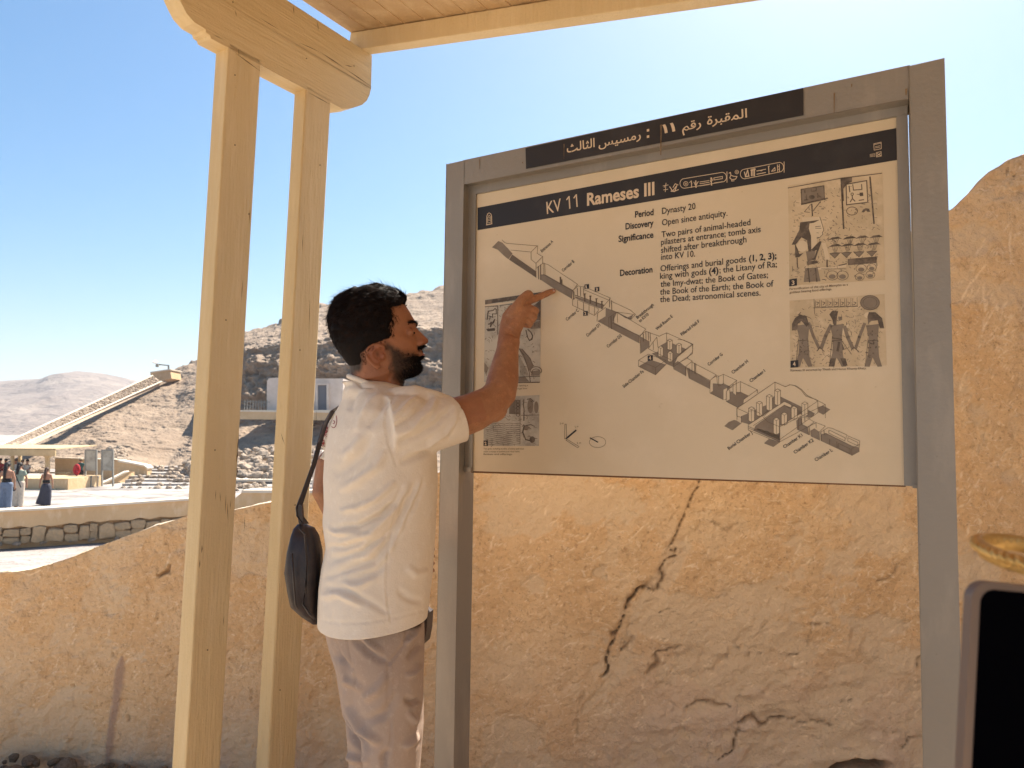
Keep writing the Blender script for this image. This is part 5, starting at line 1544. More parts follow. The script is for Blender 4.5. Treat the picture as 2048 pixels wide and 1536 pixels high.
def tsec(y, l, r, b, D=1.88, n=64, p=2.3, scale=1.0):
    pl_, pr_ = at(l, y, D), at(r, y, D)
    c = (pl_ + pr_) / 2
    s_ = np.linalg.norm(pr_ - pl_) / 2 * scale
    a = math.sqrt(max(s_ * s_ - (b * SP_) ** 2, .004)) / CP
    return ell(c, a, b, n, p=p), c, a
secs = [tsec(*q)[0] for q in tors]
t_ = loft(secs); body.add(t_.v, t_.f)
SHR = at(795, 846, 1.735)
# right arm, raised to the board
arm = [(SHR, .052), (at(850, 846, 1.77), .053), (at(905, 839, 1.81), .053), (at(948, 824, 1.845), .050), (at(982, 806, 1.875), .046), (at(1000, 785, 1.90), .044), (at(1006, 757, 1.925), .042), (at(1011, 725, 1.955), .036), (at(1015, 700, 1.972), .0305), (at(1020, 680, 1.982), .0285)]
body.tube([p for p, r in arm], [r for p, r in arm], 24, ref=(0, 1, 0))
body.ball(at(985, 815, 1.878), .040, 16, 10)
Hz = lambda X, Y, D: at(980 + X / 10.24, 550 + Y / 10.24, D)
wr = Hz(395, 1230, 1.985)
# palm: a bundle of metacarpals
mcp = dict(i=(Hz(690, 590, 2.0), .0125), m=(Hz(715, 680, 1.992), .0125), r=(Hz(700, 790, 1.992), .0125), p=(Hz(650, 900, 1.998), .0115))
base = dict(i=Hz(360, 1060, 1.986), m=Hz(400, 1090, 1.98), r=Hz(450, 1130, 1.98), p=Hz(500, 1170, 1.988))
for k in 'imrp':
    a_, (b_, r_) = base[k], mcp[k]
    body.tube([wr * .5 + a_ * .5, a_, a_ * .5 + b_ * .5, b_], [.016, .0165, .0165, r_ + .001], 12)
body.tube([at(1011, 722, 1.957), at(1015, 700, 1.972), wr, Hz(430, 1060, 1.99), Hz(480, 930, 1.994)], [(.034, .030), (.031, .027), (.030, .0225), (.032, .020), (.034, .017)], 20, ref=(0, 1, 0))
body.tube([wr, Hz(480, 900, 1.996), Hz(600, 740, 2.0)], [(.026, .017), (.034, .017), (.032, .015)], 20, ref=(0, 1, 0))
body.tube([base['i'], Hz(500, 760, 2.0), mcp['i'][0]], [.018, .018, .014], 12)
# index finger to the board
ix = [(mcp['i'][0], .0125), (Hz(830, 520, 2.010), .0105), (Hz(950, 475, 2.022), .0110), (Hz(1060, 425, 2.032), .0096), (Hz(1160, 380, 2.041), .0098), (Hz(1240, 345, 2.047), .0088), (Hz(1300, 328, 2.050), .0078)]
body.tube([p for p, r in ix], [r for p, r in ix], 14)
body.ball(ix[-1][0], .0080, 12, 8)
# thumb lying over it, knuckle up
tb = [(Hz(430, 880, 1.985), .017), (Hz(560, 640, 1.985), .0155), (Hz(650, 500, 1.988), .0130), (Hz(770, 390, 1.995), .0118), (Hz(810, 400, 2.006), .0112), (Hz(850, 470, 2.016), .0098)]
body.tube([p for p, r in tb], [r for p, r in tb], 14)
body.ball(Hz(790, 385, 1.998), .0112, 12, 8)
# curled middle, ring and little fingers
for k, pts in (('m', [Hz(840, 690, 1.998), Hz(925, 735, 2.008), Hz(925, 800, 2.024), Hz(820, 800, 2.034), Hz(740, 770, 2.034)]),
               ('r', [Hz(820, 800, 1.998), Hz(890, 860, 2.006), Hz(880, 915, 2.022), Hz(780, 910, 2.032), Hz(700, 880, 2.032)]),
               ('p', [Hz(760, 920, 2.0), Hz(820, 980, 2.008), Hz(810, 1030, 2.020), Hz(720, 1020, 2.028), Hz(660, 980, 2.028)])):
    r0 = mcp[k][1]
    body.tube([mcp[k][0]] + pts, [r0, r0 * .88, r0 * .92, r0 * .8, r0 * .78, r0 * .66], 12)
    body.ball(pts[1], r0 * .95, 10, 8)
# left arm hanging, elbow showing behind the shirt
SHL = TC + V(0, 0, 0); SHL = at(738, 862, 2.03)
la = [(SHL, .05), (at(700, 892, 2.05), .044), (at(664, 930, 2.05), .046), (at(654, 985, 2.03), .041), (at(668, 1015, 2.04), .036), (at(720, 1060, 2.06), .033), (at(790, 1090, 2.08), .027)]
body.tube([p for p, r in la], [r for p, r in la], 20, ref=(0, 1, 0))
hd = at(815, 1100, 2.085)
body.ball(hd, (.045, .018, .038), 14, 10)
for k in range(4):
    body.tube([hd + V(.02, 0, .02 - .018 * k), hd + V(.055, .01, .016 - .02 * k), hd + V(.075, .0, .0 - .02 * k)], [.009, .0085, .007], 10)
body.tube([hd, hd + V(.03, -.02, .04)], [.011, .009], 10)
# legs
for s_, cx in ((1, .095), (-1, -.095)):
    lg_ = [at(757, 1380, 1.88) + RD * cx, at(760, 1560, 1.88) + RD * cx, None, None]
    kx = lg_[0]
    pts = [V(kx[0], kx[1], .80), V(kx[0] + .01, kx[1], .48), V(kx[0] - .01, kx[1], .10), V(kx[0] - .01, kx[1], .06)]
    body.tube(pts, [.070, .052, .040, .042], 18, ref=(0, 1, 0))
    body.tube([pts[-1] - FD * .05 + V(0, 0, -.015), pts[-1] + FD * .15 + V(0, 0, -.03)], [.042, .03], 14)
me = remesh(body, .0030, 3, 'body')
co = coords(me)
q = (co - HO) @ HA.T / hu_
f_, r_, h_ = q[:, 0], q[:, 1], q[:, 2]
nz = fbm(co * 60, 3) * 24
near_head = (np.abs(q) < 1200).all(1)
cheek = np.interp(f_, [60, 200, 330, 450, 560, 640], [260, 130, -20, -75, -70, -20])
stub_and_shade = sstep(60, -90, h_ - cheek + nz) * (f_ > 120) * (h_ > -520) * (f_ < 760) * sstep(80, 240, f_ + nz * 2)
lip = np.exp(-((h_ + 95) / 42) ** 2) * (np.abs(r_) < 120) * (f_ > 560)
must = np.exp(-((h_ + 22) / 34) ** 2) * sstep(560, 600, f_) * (np.abs(r_) < 190) * (h_ < 14)
hairf = np.interp(h_, [-200, -106, 60, 130, 196, 383, 470, 562, 602, 650, 700], [-230, -190, -150, -20, 270, 300, 320, 345, 500, 590, 620])
scalp = sstep(25, -45, f_ - hairf + nz) * sstep(-215, -120, h_ + nz) * (h_ > -260)
conch_shade = .55 * np.exp(-((f_ - 22) / 24) ** 2 - ((h_ + 12) / 42) ** 2) * (r_ > 330)  # shade of the ear hollow painted in, carried by the stubble mask
stub_and_shade = np.clip(np.maximum(np.maximum(np.maximum(stub_and_shade * .95, must), scalp), conch_shade), 0, 1) * near_head * (1 - lip * .9)
nose = np.exp(-((h_ - 60) / 90) ** 2) * sstep(600, 760, f_) * near_head
ear = np.exp(-((f_ - 0) / 150) ** 2 - (h_ / 170) ** 2) * (np.abs(r_) > 345) * near_head
setattr_(me, 'stubble_and_shade', stub_and_shade); setattr_(me, 'red', np.clip(nose * .8 + ear * .7 + .45 * near_head, 0, 1))
bodyo = mesh('body', None, None, M['skin'], man, True, data=me)

b = MB(); b.ball(Hz(1305, 318, 2.0425), (.0042, .0022, .0034), 12, 8); b.build('nail', M['nail'], bodyo, True)
# hair: a cap lying on the skull, closed all round, plus locks
ng = len(hh)
HG = np.array(HEADGRID)                                   # (rows, NH, 3)
ctr = HG.mean(1, keepdims=True)
cen = hp(60, 380, 0)
nrmv = HG - cen; nrmv /= np.linalg.norm(nrmv, axis=2, keepdims=True)
qh = (HG - HO) @ HA.T / hu_
def hairthick(f, h, r):
    t = np.interp(h, [-200, -60, 100, 300, 500, 650, 800, 900], [5, 8, 16, 36, 54, 66, 76, 78])
    t = t + np.interp(f, [200, 450, 600], [0, 12, 18]) * (h > 500)
    return t
hl_ = np.interp(qh[..., 2], [-200, -106, 60, 130, 196, 383, 470, 562, 602, 650, 700], [-230, -190, -150, -20, 280, 305, 325, 350, 500, 600, 640])
edge = hl_ - qh[..., 0] + 38 * fbm(HG * 55 + 2, 3)
ins = sstep(-14, 90, edge) * sstep(-210, -60, qh[..., 2] + 60 * fbm(HG * 45 + 12, 3))
wav = fbm(HG * V(90, 90, 90) + V(0, 3, 0), 3) * 16 + np.abs(fbm(HG * V(50, 50, 80) + 9, 3)) * 34
TH = (hairthick(qh[..., 0], qh[..., 2], qh[..., 1]) * 1.0 + wav * sstep(100, 400, qh[..., 2])) * ins - 14 * (1 - ins)
HC = HG + nrmv * TH[..., None] * hu_
HC = np.concatenate([HC, HC[:, :1]], 1)
msk = np.concatenate([(edge > -30) & (qh[..., 2] > -215)] * 1, 1)
msk = np.concatenate([msk, msk[:, :1]], 1)
hairo = gridmesh('hair', HC, M['hair'], man, True, mask=msk)
# crown closure
MB().add([tuple(p) for p in HC[0][:-1]] + [tuple(HC[0][:-1].mean(0) + HU * .004)], [(i, (i + 1) % NH, NH) for i in range(NH)]).build('hair', M['hair'], hairo, True)
def strands(name, pts, dirs, nrms, lens, wid, m, parent, curl=.25, seg=3, lift=.35):
    b_v, b_f = [], []
    for p, d, n, L in zip(pts, dirs, nrms, lens):
        s = nrm(np.cross(d, n) + 1e-6)
        w = wid * RNG.uniform(.6, 1.2)
        ph = RNG.uniform(0, 6.28); base_ = len(b_v); p = p.copy(); dd = nrm(d + n * (lift if RNG.random() > .1 else lift + 1.0))
        for k in range(seg + 1):
            ww = w * (1 - .85 * k / seg)
            b_v += [tuple(p - s * ww), tuple(p + s * ww)]
            dd = nrm(dd + s * curl * math.sin(ph + k * 1.7) - n * .22)
            p = p + dd * L / seg
        for k in range(seg):
            a = base_ + 2 * k
            b_f.append((a, a + 1, a + 3, a + 2))
    return mesh(name, b_v, b_f, m, parent, True)
P_, D__, N_, L_ = [], [], [], []
while len(P_) < 20000:
    i = RNG.integers(0, ng - 1) if len(P_) > 1500 else RNG.integers(0, 3); j = RNG.integers(0, NH)
    if edge[i, j] < -75 or qh[i, j, 2] < -215: continue
    if edge[i, j] < 25 and RNG.random() > np.interp(edge[i, j], [-75, 25], [.04, .8]): continue
    a_, b_ = RNG.random(), RNG.random()
    p = HC[i, j] * (1 - a_) * (1 - b_) + HC[i + 1, j] * a_ * (1 - b_) + HC[i, j + 1] * (1 - a_) * b_ + HC[i + 1, j + 1] * a_ * b_
    n = nrmv[i, j]
    h = qh[i, j, 2]; f = qh[i, j, 0]
    d = -HF * (1.0 if h > 450 else .55) - HU * (.15 if h > 500 else .9) + HR * .25 * RNG.normal() + HU * .25 * RNG.normal()
    d = nrm(d - n * np.dot(d, n))
    P_.append(p - n * (.002 if edge[i, j] > 0 else -.0025 - .0018 * min(1, -edge[i, j] / 40))); D__.append(d); N_.append(n)
    L_.append(np.interp(h, [-200, 0, 300, 600, 850], [.003, .005, .010, .022, .028]) * RNG.uniform(.6, 1.2))
strands('hair_locks', P_, D__, N_, L_, .0009, M['lock'], hairo, .5, 3, .5)
# beard and moustache: short hairs on the skin
nm = normals(me)
fac = np.interp(f_, [200, 330, 450, 560, 700], [.45, .65, .9, 1, 1]) * (stub_and_shade > .45) * (1 - scalp) * near_head * (np.abs(r_) < 420)
cand = np.where(fac > .1)[0]
P_, D__, N_, L_ = [], [], [], []
for k in RNG.choice(cand, 22000):
    if RNG.random() > fac[k]: continue
    n = nm[k]; d = nrm(HF * .25 - HU * 1.0 + RNG.normal(size=3) * .25)
    d = nrm(d - n * np.dot(d, n) * .8)
    P_.append(co[k] - n * .001); D__.append(d); N_.append(n); L_.append(np.interp(f_[k], [200, 400, 600], [.003, .006, .011]) * RNG.uniform(.6, 1.2))
strands('beard', P_, D__, N_, L_, .0007, M['hair'], bodyo, .3, 2, .6)
P_, D__, N_, L_ = [], [], [], []
for k in range(900):
    s_ = 1 if k % 2 else -1
    t = RNG.random()
    rr_ = s_ * (50 + 255 * t); ff = 674 - 150 * t ** 1.4; h = 306 + 26 * math.sin(t * 2.6) + RNG.normal() * 11
    P_.append(hp(ff, h, rr_)); D__.append(nrm(HR * s_ * .9 - HF * .35 + HU * .15 + RNG.normal(size=3) * .15)); N_.append(HF); L_.append(.007)
strands('eyebrow', P_, D__, N_, L_, .0005, M['hair'], bodyo, .1, 2, .1)
b = MB()
for s_ in (1, -1):
    pts = [hp(574, 196, 112 * s_), hp(586, 186, 150 * s_), hp(580, 186, 185 * s_), hp(552, 196, 222 * s_)]
    b.tube(pts, [.0014, .0024, .0026, .0012], 8)
b.build('eyelash', M['hair'], bodyo, True)
b = MB(); b.ball(hp(645, -122, 0), (26 * hu_, 85 * hu_, 20 * hu_), 16, 10, HA); b.build('lip', M['lip'], bodyo, True)

# ---- T-shirt
def folds(me, strokes, seams=()):
    co, nm = coords(me), normals(me)
    vd = CAM - co; vd /= np.linalg.norm(vd, axis=1, keepdims=True)
    fac = sstep(.0, .35, (nm * vd).sum(1))
    px, py = proj(co)
    d = np.zeros(len(co))
    for pts, w, amp in strokes:
        jx = 2.5 * fbm(co * 25, 2); jy = 2.5 * fbm(co * 25 + 7, 2)
        ds, t = seg_dist(px + jx, py + jy, pts)
        e = np.sin(np.clip(t, 0, 1) * math.pi) ** .6 if len(pts) > 1 else 1
        m = (ds / w) ** 2
        d += 1.5 * amp * e * (1 - m * .9) * np.exp(-m)
    d += .0012 * fbm(co * 22, 3) + .0022 * fbm(co * V(9, 9, 6), 2)
    for pts, w, amp in seams:
        ds, t = seg_dist(px, py, pts)
        d += amp * np.exp(-(ds / w) ** 2)
    setco(me, co + nm * (d * fac)[:, None])
    return me

shirt = MB()
ts = [(764, 700, 778, .06), (773, 692, 806, .088), (782, 686, 826, .11), (800, 678, 842, .16), (825, 662, 858, .20), (860, 650, 868, .213), (905, 643, 875, .215), (960, 641, 877, .212), (1010, 643, 874, .205), (1050, 641, 872, .20), (1100, 647, 869, .195),
      (1140, 639, 866, .195), (1180, 633, 861, .198), (1215, 630, 857, .202), (1250, 628, 853, .206), (1268, 628, 852, .207)]
secs = []
for q_ in ts:
    s_, c, a = tsec(*q_, n=80, p=2.25)
    secs.append(s_)
t_ = loft(secs); shirt.add(t_.v, t_.f)
slv = [(at(775, 860, 1.75), (.085, .098)), (at(815, 856, 1.765), (.080, .094)), (at(860, 850, 1.785), (.068, .086)), (at(895, 843, 1.80), (.062, .074)), (at(921, 838, 1.815), (.058, .062)), (at(935, 835, 1.825), (.057, .060))]
shirt.tube([p for p, r in slv], [r for p, r in slv], 32, ref=(0, 1, 0))
shirt.tube([at(770, 812, 1.81), at(800, 806, 1.785), at(828, 804, 1.78), at(865, 813, 1.79), at(905, 823, 1.81), at(925, 828, 1.82)], [.040, .041, .042, .040, .036, .034], 20)
slv2 = [(at(735, 855, 2.03), .085), (at(690, 880, 2.06), .070), (at(668, 915, 2.055), .060), (at(662, 930, 2.05), .058)]
shirt.tube([p for p, r in slv2], [r for p, r in slv2], 24, ref=(0, 1, 0))
me = remesh(shirt, .0042, 6, 'tshirt')
hemz = [at(640, 1254, 1.88)[2], at(852, 1222, 1.88)[2]]
hx = [at(640, 1254, 1.88)[0], at(852, 1222, 1.88)[0]]
h1, h2 = at(927, 794, 1.80), at(904, 882, 1.80)
aN = nrm(slv[-1][0] - slv[2][0])
aN = nrm(aN + V(0, 0, .18))
aC = (at(926, 795, 1.818) + at(905, 882, 1.80)) / 2
l2 = nrm(slv2[-1][0] - slv2[1][0])
def cut(c):
    k = (c - hmid) @ hno < 0
    k |= ((c - aC) @ aN > 0) & (c[:, 0] > aC[0] - .06) & (c[:, 2] > aC[2] - .12)
    k |= ((c - at(664, 905, 2.05)) @ l2 > 0) & (c[:, 0] < at(700, 900, 2.0)[0]) & (c[:, 1] > 2.0) & (c[:, 2] > at(660, 1000, 2.0)[2])
    return k
hmid = V((hx[0] + hx[1]) / 2, 1.88, (hemz[0] + hemz[1]) / 2)
hno = nrm(np.cross(V(hx[1] - hx[0], 0, hemz[1] - hemz[0]), V(0, 1, 0))); hno = hno if hno[2] > 0 else -hno
bisect(me, hmid, hno, lambda c: c[:, 2] < hmid[2] + .06)
slr = lambda c: (c[:, 0] > aC[0] - .06) & (c[:, 2] > aC[2] - .12)
bisect(me, aC, aN, slr)
dropfaces(me, cut)
Fz = lambda *pts: [(560 + x / 3.413, 540 + y / 3.413) for x, y in pts]
F4 = lambda *pts: [(560 + x / 2.577, 940 + y / 2.577) for x, y in pts]
st_ = [(F4((640, 90), (600, 170), (520, 230), (400, 290), (260, 300)), 7, -.007), (F4((655, 130), (620, 240), (540, 340), (420, 420), (240, 470)), 8, -.006), (F4((700, 60), (640, 240), (590, 330), (480, 470), (330, 520), (210, 560)), 10, -.007),
       (F4((600, 60), (520, 130), (400, 200), (300, 210)), 8, .006), (F4((670, 60), (590, 200), (470, 330), (300, 380)), 9, .006), (F4((730, 40), (660, 220), (600, 330), (560, 420)), 7, .006), (F4((745, 60), (690, 180), (640, 290)), 6, -.004),
       (F4((215, 590), (330, 620), (470, 690), (560, 740)), 9, -.005), (F4((200, 650), (300, 640), (420, 700)), 9, .005), (F4((330, 600), (400, 600), (500, 560)), 8, .004), (F4((560, 470), (500, 520), (400, 560), (250, 580)), 10, -.004),
       (F4((240, 300), (320, 330), (420, 330)), 7, .005), (F4((225, 400), (330, 400), (450, 360)), 7, -.005), (F4((600, 620), (660, 660), (740, 680)), 8, -.004), (F4((650, 500), (700, 540), (770, 520)), 9, .004),
       (Fz((1020, 850), (960, 930), (860, 1020), (760, 1080)), 8, -.006), (Fz((1080, 870), (1020, 960), (900, 1080), (790, 1130)), 8, .006), (Fz((1180, 930), (1080, 1040), (940, 1130), (800, 1190)), 9, -.007), (Fz((1220, 1000), (1130, 1110), (1000, 1200), (830, 1250)), 8, .006),
       (Fz((1150, 1150), (1040, 1220), (900, 1290), (820, 1310)), 8, -.005), (Fz((960, 850), (900, 880), (820, 960), (760, 1000)), 6, .004),
       (Fz((800, 850), (720, 900), (660, 1000), (600, 1090)), 10, -.005), (Fz((700, 830), (620, 900), (560, 1000), (520, 1100)), 10, .005), (Fz((560, 790), (500, 860), (470, 960)), 9, -.005), (Fz((440, 760), (400, 850), (360, 950)), 8, .005), (Fz((480, 740), (560, 790), (640, 800)), 5, -.004),
       (Fz((640, 1130), (560, 1250), (480, 1330), (370, 1400)), 14, -.006), (Fz((720, 1230), (660, 1340), (540, 1440), (400, 1500)), 12, .006), (Fz((560, 1130), (500, 1220), (420, 1290)), 12, .005)]
seam = [(Fz((772, 868), (735, 930), (716, 1010), (722, 1100), (745, 1200), (792, 1330)), 2.2, -.0028), (Fz((764, 866), (727, 930), (708, 1010), (714, 1100), (737, 1200), (784, 1330)), 3, .0016),
        (F4((600, 190), (578, 290), (556, 420), (552, 480), (548, 620), (556, 700), (572, 780)), 2.0, -.0025), (F4((592, 190), (570, 290), (548, 420), (543, 480), (540, 620), (548, 700), (564, 780)), 2.6, .0015),
        (Fz((1238, 862), (1246, 920), (1210, 1040), (1150, 1165)), 2.0, -.002), (F4((190, 770), (300, 790), (450, 785), (600, 760), (740, 725)), 2.0, -.002)]
folds(me, st_, seam)
tee = mesh('tshirt', None, None, M['tee'], man, True, data=me)
sdm = tee.modifiers.new('cloth', 'SOLIDIFY'); sdm.thickness = .0022; sdm.offset = -1
# rib collar
cz = [(693, 748), (715, 760), (745, 770), (772, 783), (800, 797), (822, 800)]
col_pts = []
for k in range(40):
    a = 2 * math.pi * k / 40
    c = NK + V(.003, 0, 0)
    x, y = .0725 * math.cos(a), .080 * math.sin(a)
    u = .5 + .5 * math.cos(a)
    z = np.interp(c[0] + x, [at(693, 750, 1.88)[0], at(745, 772, 1.85)[0], at(800, 797, 1.85)[0]], [at(693, 752, 1.88)[2], at(745, 772, 1.85)[2], at(805, 801, 1.85)[2]])
    col_pts.append(V(c[0] + x, c[1] + y, z + .002))
b = MB(); b.tube(col_pts + [col_pts[0]], .0072, 10, cap=False); b.build('collar', M['tee'], tee, True)

# print on the back: a "6" in a ring and a slanting block of lettering
from mathutils.bvhtree import BVHTree
tb_ = BVHTree.FromPolygons([tuple(p) for p in coords(me)], [tuple(p.vertices) for p in me.polygons])
def onshirt(x, y, lift=.0016):
    d = ray(x, y)
    d = d / np.linalg.norm(d)
    hit, n, i, dist = tb_.ray_cast(Vector(CAM), Vector(d), 4)
    if hit is None: return None
    return np.array(hit) - d * lift
pm = MB()
def pl_(pts, w):
    for (x0, y0), (x1, y1) in zip(pts[:-1], pts[1:]):
        L = math.hypot(x1 - x0, y1 - y0); nx, ny = -(y1 - y0) / L * w / 2, (x1 - x0) / L * w / 2
        q = [onshirt(x0 + nx, y0 + ny), onshirt(x1 + nx, y1 + ny), onshirt(x1 - nx, y1 - ny), onshirt(x0 - nx, y0 - ny)]
        if all(v is not None for v in q) and max(np.linalg.norm(q[0] - q[k]) for k in (1, 2, 3)) < .06: pm.add(q, [(0, 1, 2, 3)])
pl_([(667 + 6.6 * math.cos(a / 10 * math.pi), 840.5 + 15 * math.sin(a / 10 * math.pi)) for a in range(21)], 1.5)
pl_([(669, 834), (666, 836), (664.5, 842), (665.5, 847), (668, 847.5), (669.5, 844), (668, 841), (665.5, 842)], 1.5)
rs = np.random.default_rng(4)
for k in range(110):
    t = rs.random(); v = rs.random()
    x, y = 655 - 14 * t + (v - .3) * (4 + 7 * t * (1 - t) * 2), 825 + 80 * t
    a = rs.choice([0.3, 1.5, 1.9, -.4]); L = rs.uniform(2.5, 6)
    pl_([(x, y), (x + L * math.cos(a) * .5, y + L * math.sin(a))], 1.2)
pm.build('back_print', M['print'], tee)

# ---- trousers
tr = MB()
hips = [(1215, 642, 848, .178), (1250, 640, 850, .185), (1300, 650, 851, .19), (1350, 662, 849, .188), (1400, 670, 847, .18), (1440, 676, 845, .172)]
secs = [tsec(*q_, n=64, p=2.3)[0] for q_ in hips]
t_ = loft(secs); tr.add(t_.v, t_.f)
for s_ in (1, -1):
    off = RD * (.088 * s_)
    pts, rad = [], []
    for y, l, r in ((1340, 668, 846), (1440, 676, 846), (1536, 683, 838), (1640, 690, 832), (1760, 700, 826), (1860, 704, 822), (1905, 700, 822)):
        a_, b_ = at(l, y, 1.85), at(r, y, 1.85)
        c = (a_ + b_) / 2; w = np.linalg.norm(b_ - a_) / 2
        pts.append(V(c[0], 1.88, c[2]) + off); rad.append((w - .030, w * .86))
    tr.tube(pts, rad, 28, ref=(0, 1, 0))
me = remesh(tr, .0055, 5, 'trousers')
wz = at(750, 1228, 1.88)[2]
az = .075
dropfaces(me, lambda c: (c[:, 2] > wz) | (c[:, 2] < az))
stt = [(F4((215, 820), (260, 960), (330, 1080), (420, 1140)), 9, .006), (F4((250, 830), (300, 960), (370, 1040)), 8, -.006), (F4((290, 1100), (310, 1240), (380, 1370), (470, 1450)), 10, -.008), (F4((330, 1080), (350, 1220), (420, 1340), (520, 1420)), 10, .007),
       (F4((380, 870), (440, 930), (540, 990)), 8, -.005), (F4((400, 840), (460, 900), (530, 950)), 8, .004), (F4((640, 900), (690, 860), (720, 800)), 7, .006), (F4((660, 980), (700, 930), (735, 880)), 7, -.005), (F4((650, 1060), (700, 1040), (735, 1010)), 7, .005),
       (F4((640, 1180), (690, 1200), (730, 1180)), 7, -.006), (F4((660, 1250), (700, 1300), (720, 1260)), 7, .005), (F4((640, 1430), (680, 1400), (715, 1370)), 8, .006), (F4((560, 1050), (500, 1140), (420, 1180)), 12, .004), (F4((600, 1150), (540, 1260), (430, 1300)), 13, -.004),
       (F4((300, 1536), (340, 1480), (460, 1500)), 10, .006), (F4((540, 1536), (530, 1480), (560, 1440)), 8, -.005)]
sm = [(F4((345, 815), (345, 900), (370, 990), (398, 1140)), 1.8, -.003), (F4((508, 815), (506, 955)), 1.5, -.0022), (F4((640, 780), (655, 850), (640, 900), (590, 960), (560, 998), (510, 960)), 2.6, -.0045), (F4((562, 1000), (562, 1200), (572, 1330), (575, 1536)), 1.8, -.003),
      (F4((570, 1000), (570, 1200), (580, 1330), (583, 1536)), 2.2, .0014)]
folds(me, [(a, b_, c * 1.5) for a, b_, c in stt], sm)
trs = mesh('trousers', None, None, M['trouser'], man, True, data=me)
sdm = trs.modifiers.new('cloth', 'SOLIDIFY'); sdm.thickness = .0025; sdm.offset = -1
bl = MB(); bl.prism([at(846, 1222, 1.93), at(855, 1228, 1.93), at(853, 1262, 1.93), at(848, 1288, 1.93), at(844, 1284, 1.93)], V(.01, .05, 0)); bl.build('belt_pouch', M['leather'], man)
for s_ in (1, -1):
    c = at(760, 1905, 1.88); c = V(c[0], 1.88, 0) + RD * .088 * s_
    so = MB()
    secs = []
    for t, w, h in ((-.09, .02, .05), (-.08, .036, .085), (-.03, .042, .095), (.05, .047, .075), (.12, .05, .058), (.17, .042, .045), (.20, .02, .03)):
        k = np.arange(16) / 16 * 2 * math.pi
        secs.append(np.array([c + FD * t + RD * w * math.cos(a) + V(0, 0, max(0.001, h * .5 + h * .55 * math.sin(a))) for a in k]))
    o = loft(secs).build('shoe', M['shoe'], man, True)

# ---- shoulder bag on its strap
bag = empty('shoulder_bag', tuple(at(610, 1140, 1.93)), 'dark brown leather shoulder bag hanging on its strap behind the guide', 'bag')
BGZ = lambda X, Y: (560 + X / 2.577, 940 + Y / 2.577)
bgs = []
for yy, l, r, dp in ((280, 92, 135, .012), (300, 78, 170, .03), (340, 68, 190, .045), (420, 52, 205, .055), (520, 42, 205, .062), (620, 60, 200, .064), (690, 75, 200, .062), (740, 130, 200, .055), (785, 180, 205, .03)):
    l_, r_2 = BGZ(l, yy), BGZ(r, yy)
    a_, b_ = at(l_[0], l_[1], 1.93), at(r_2[0], r_2[1], 1.93)
    c = (a_ + b_) / 2; w = np.linalg.norm(b_ - a_) / 2
    k = np.arange(28) / 28 * 2 * math.pi
    bgs.append(np.array([c + V(1, 0, 0) * w * np.sign(math.cos(q_)) * abs(math.cos(q_)) ** .42 + V(.05, 1, 0) * dp * .8 * np.sign(math.sin(q_)) * abs(math.sin(q_)) ** .45 for q_ in k]))
bo_ = loft(bgs).build('body', M['leather'], bag, True)
fl_ = MB()
pts = [BGZ(*p) for p in ((100, 300), (128, 330), (140, 480), (132, 620), (118, 690), (150, 740), (182, 770))]
fl_.tube([at(x, y, 1.855) for x, y in pts], .0030, 8); fl_.build('piping', M['leather'], bag, True)
fl_ = MB()
pts = [BGZ(*p) for p in ((62, 430), (70, 560), (80, 690), (92, 715))]
fl_.tube([at(x, y, 1.86) for x, y in pts], .0026, 8); fl_.build('zip', M['leather'], bag, True)
sb = MB()
sp_ = [(612, 1048, 1.93, .011), (600, 1032, 1.93, .011), (598, 1015, 1.93, .010), (612, 975, 1.945, .008), (628, 930, 1.955, .008), (640, 885, 1.97, .0085), (650, 850, 2.0, .0085), (666, 822, 2.04, .009), (690, 808, 2.05, .012)]
for (x0, y0, d0, w0), (x1, y1, d1, w1) in zip(sp_[:-1], sp_[1:]):
    a_, b_ = at(x0, y0, d0), at(x1, y1, d1)
    sb.add([a_ - V(w0 * .55, w0 * .8, 0), a_ + V(w0 * .55, w0 * .8, 0), b_ + V(w1 * .55, w1 * .8, 0), b_ - V(w1 * .55, w1 * .8, 0),
            a_ - V(w0 * .55, w0 * .8, 0) + V(-.002, .002, 0), a_ + V(w0 * .55, w0 * .8, 0) + V(-.002, .002, 0), b_ + V(w1 * .55, w1 * .8, 0) + V(-.002, .002, 0), b_ - V(w1 * .55, w1 * .8, 0) + V(-.002, .002, 0)],
           [(0, 1, 2, 3), (7, 6, 5, 4), (0, 3, 7, 4), (1, 5, 6, 2)])
sb.build('strap', M['leather'], bag)
b = MB(); b.prism([at(597, 1008, 1.925), at(604, 1010, 1.925), at(606, 1046, 1.925), at(598, 1050, 1.925), at(594, 1026, 1.925)], V(.0, .012, 0)); b.build('strap_tab', M['leather'], bag)

# ------------------------------------------------------------------ people on the plaza
PM = {}
def cm(name, c, r=.85):
    if name not in PM: PM[name] = mat(name, c, r, [(12, 4, tuple(x * .75 for x in c), .45, .7)])
    return PM[name]
cm('visitor_skin', (.42, .21, .13), .6); cm('visitor_hair', (.02, .014, .012), .6); cm('brown_hair', (.09, .05, .03), .6); cm('grey_skirt', (.055, .055, .075)); cm('black_cloth', (.015, .014, .016)); cm('denim', (.16, .20, .28))
cm('sage_cloth', (.28, .33, .26)); cm('cream_cloth', (.62, .53, .43)); cm('white_cloth', (.72, .69, .66)); cm('red_cloth', (.42, .03, .035)); cm('navy', (.03, .035, .06)); cm('teal', (.03, .09, .085)); cm('straw', (.5, .42, .3))
def tubeset(lst, vox, name):
    b = MB()
    for pts, rad in lst: b.tube(pts, rad, 12, ref=(0, 1, 0))
    return remesh(b, vox, 3, name)

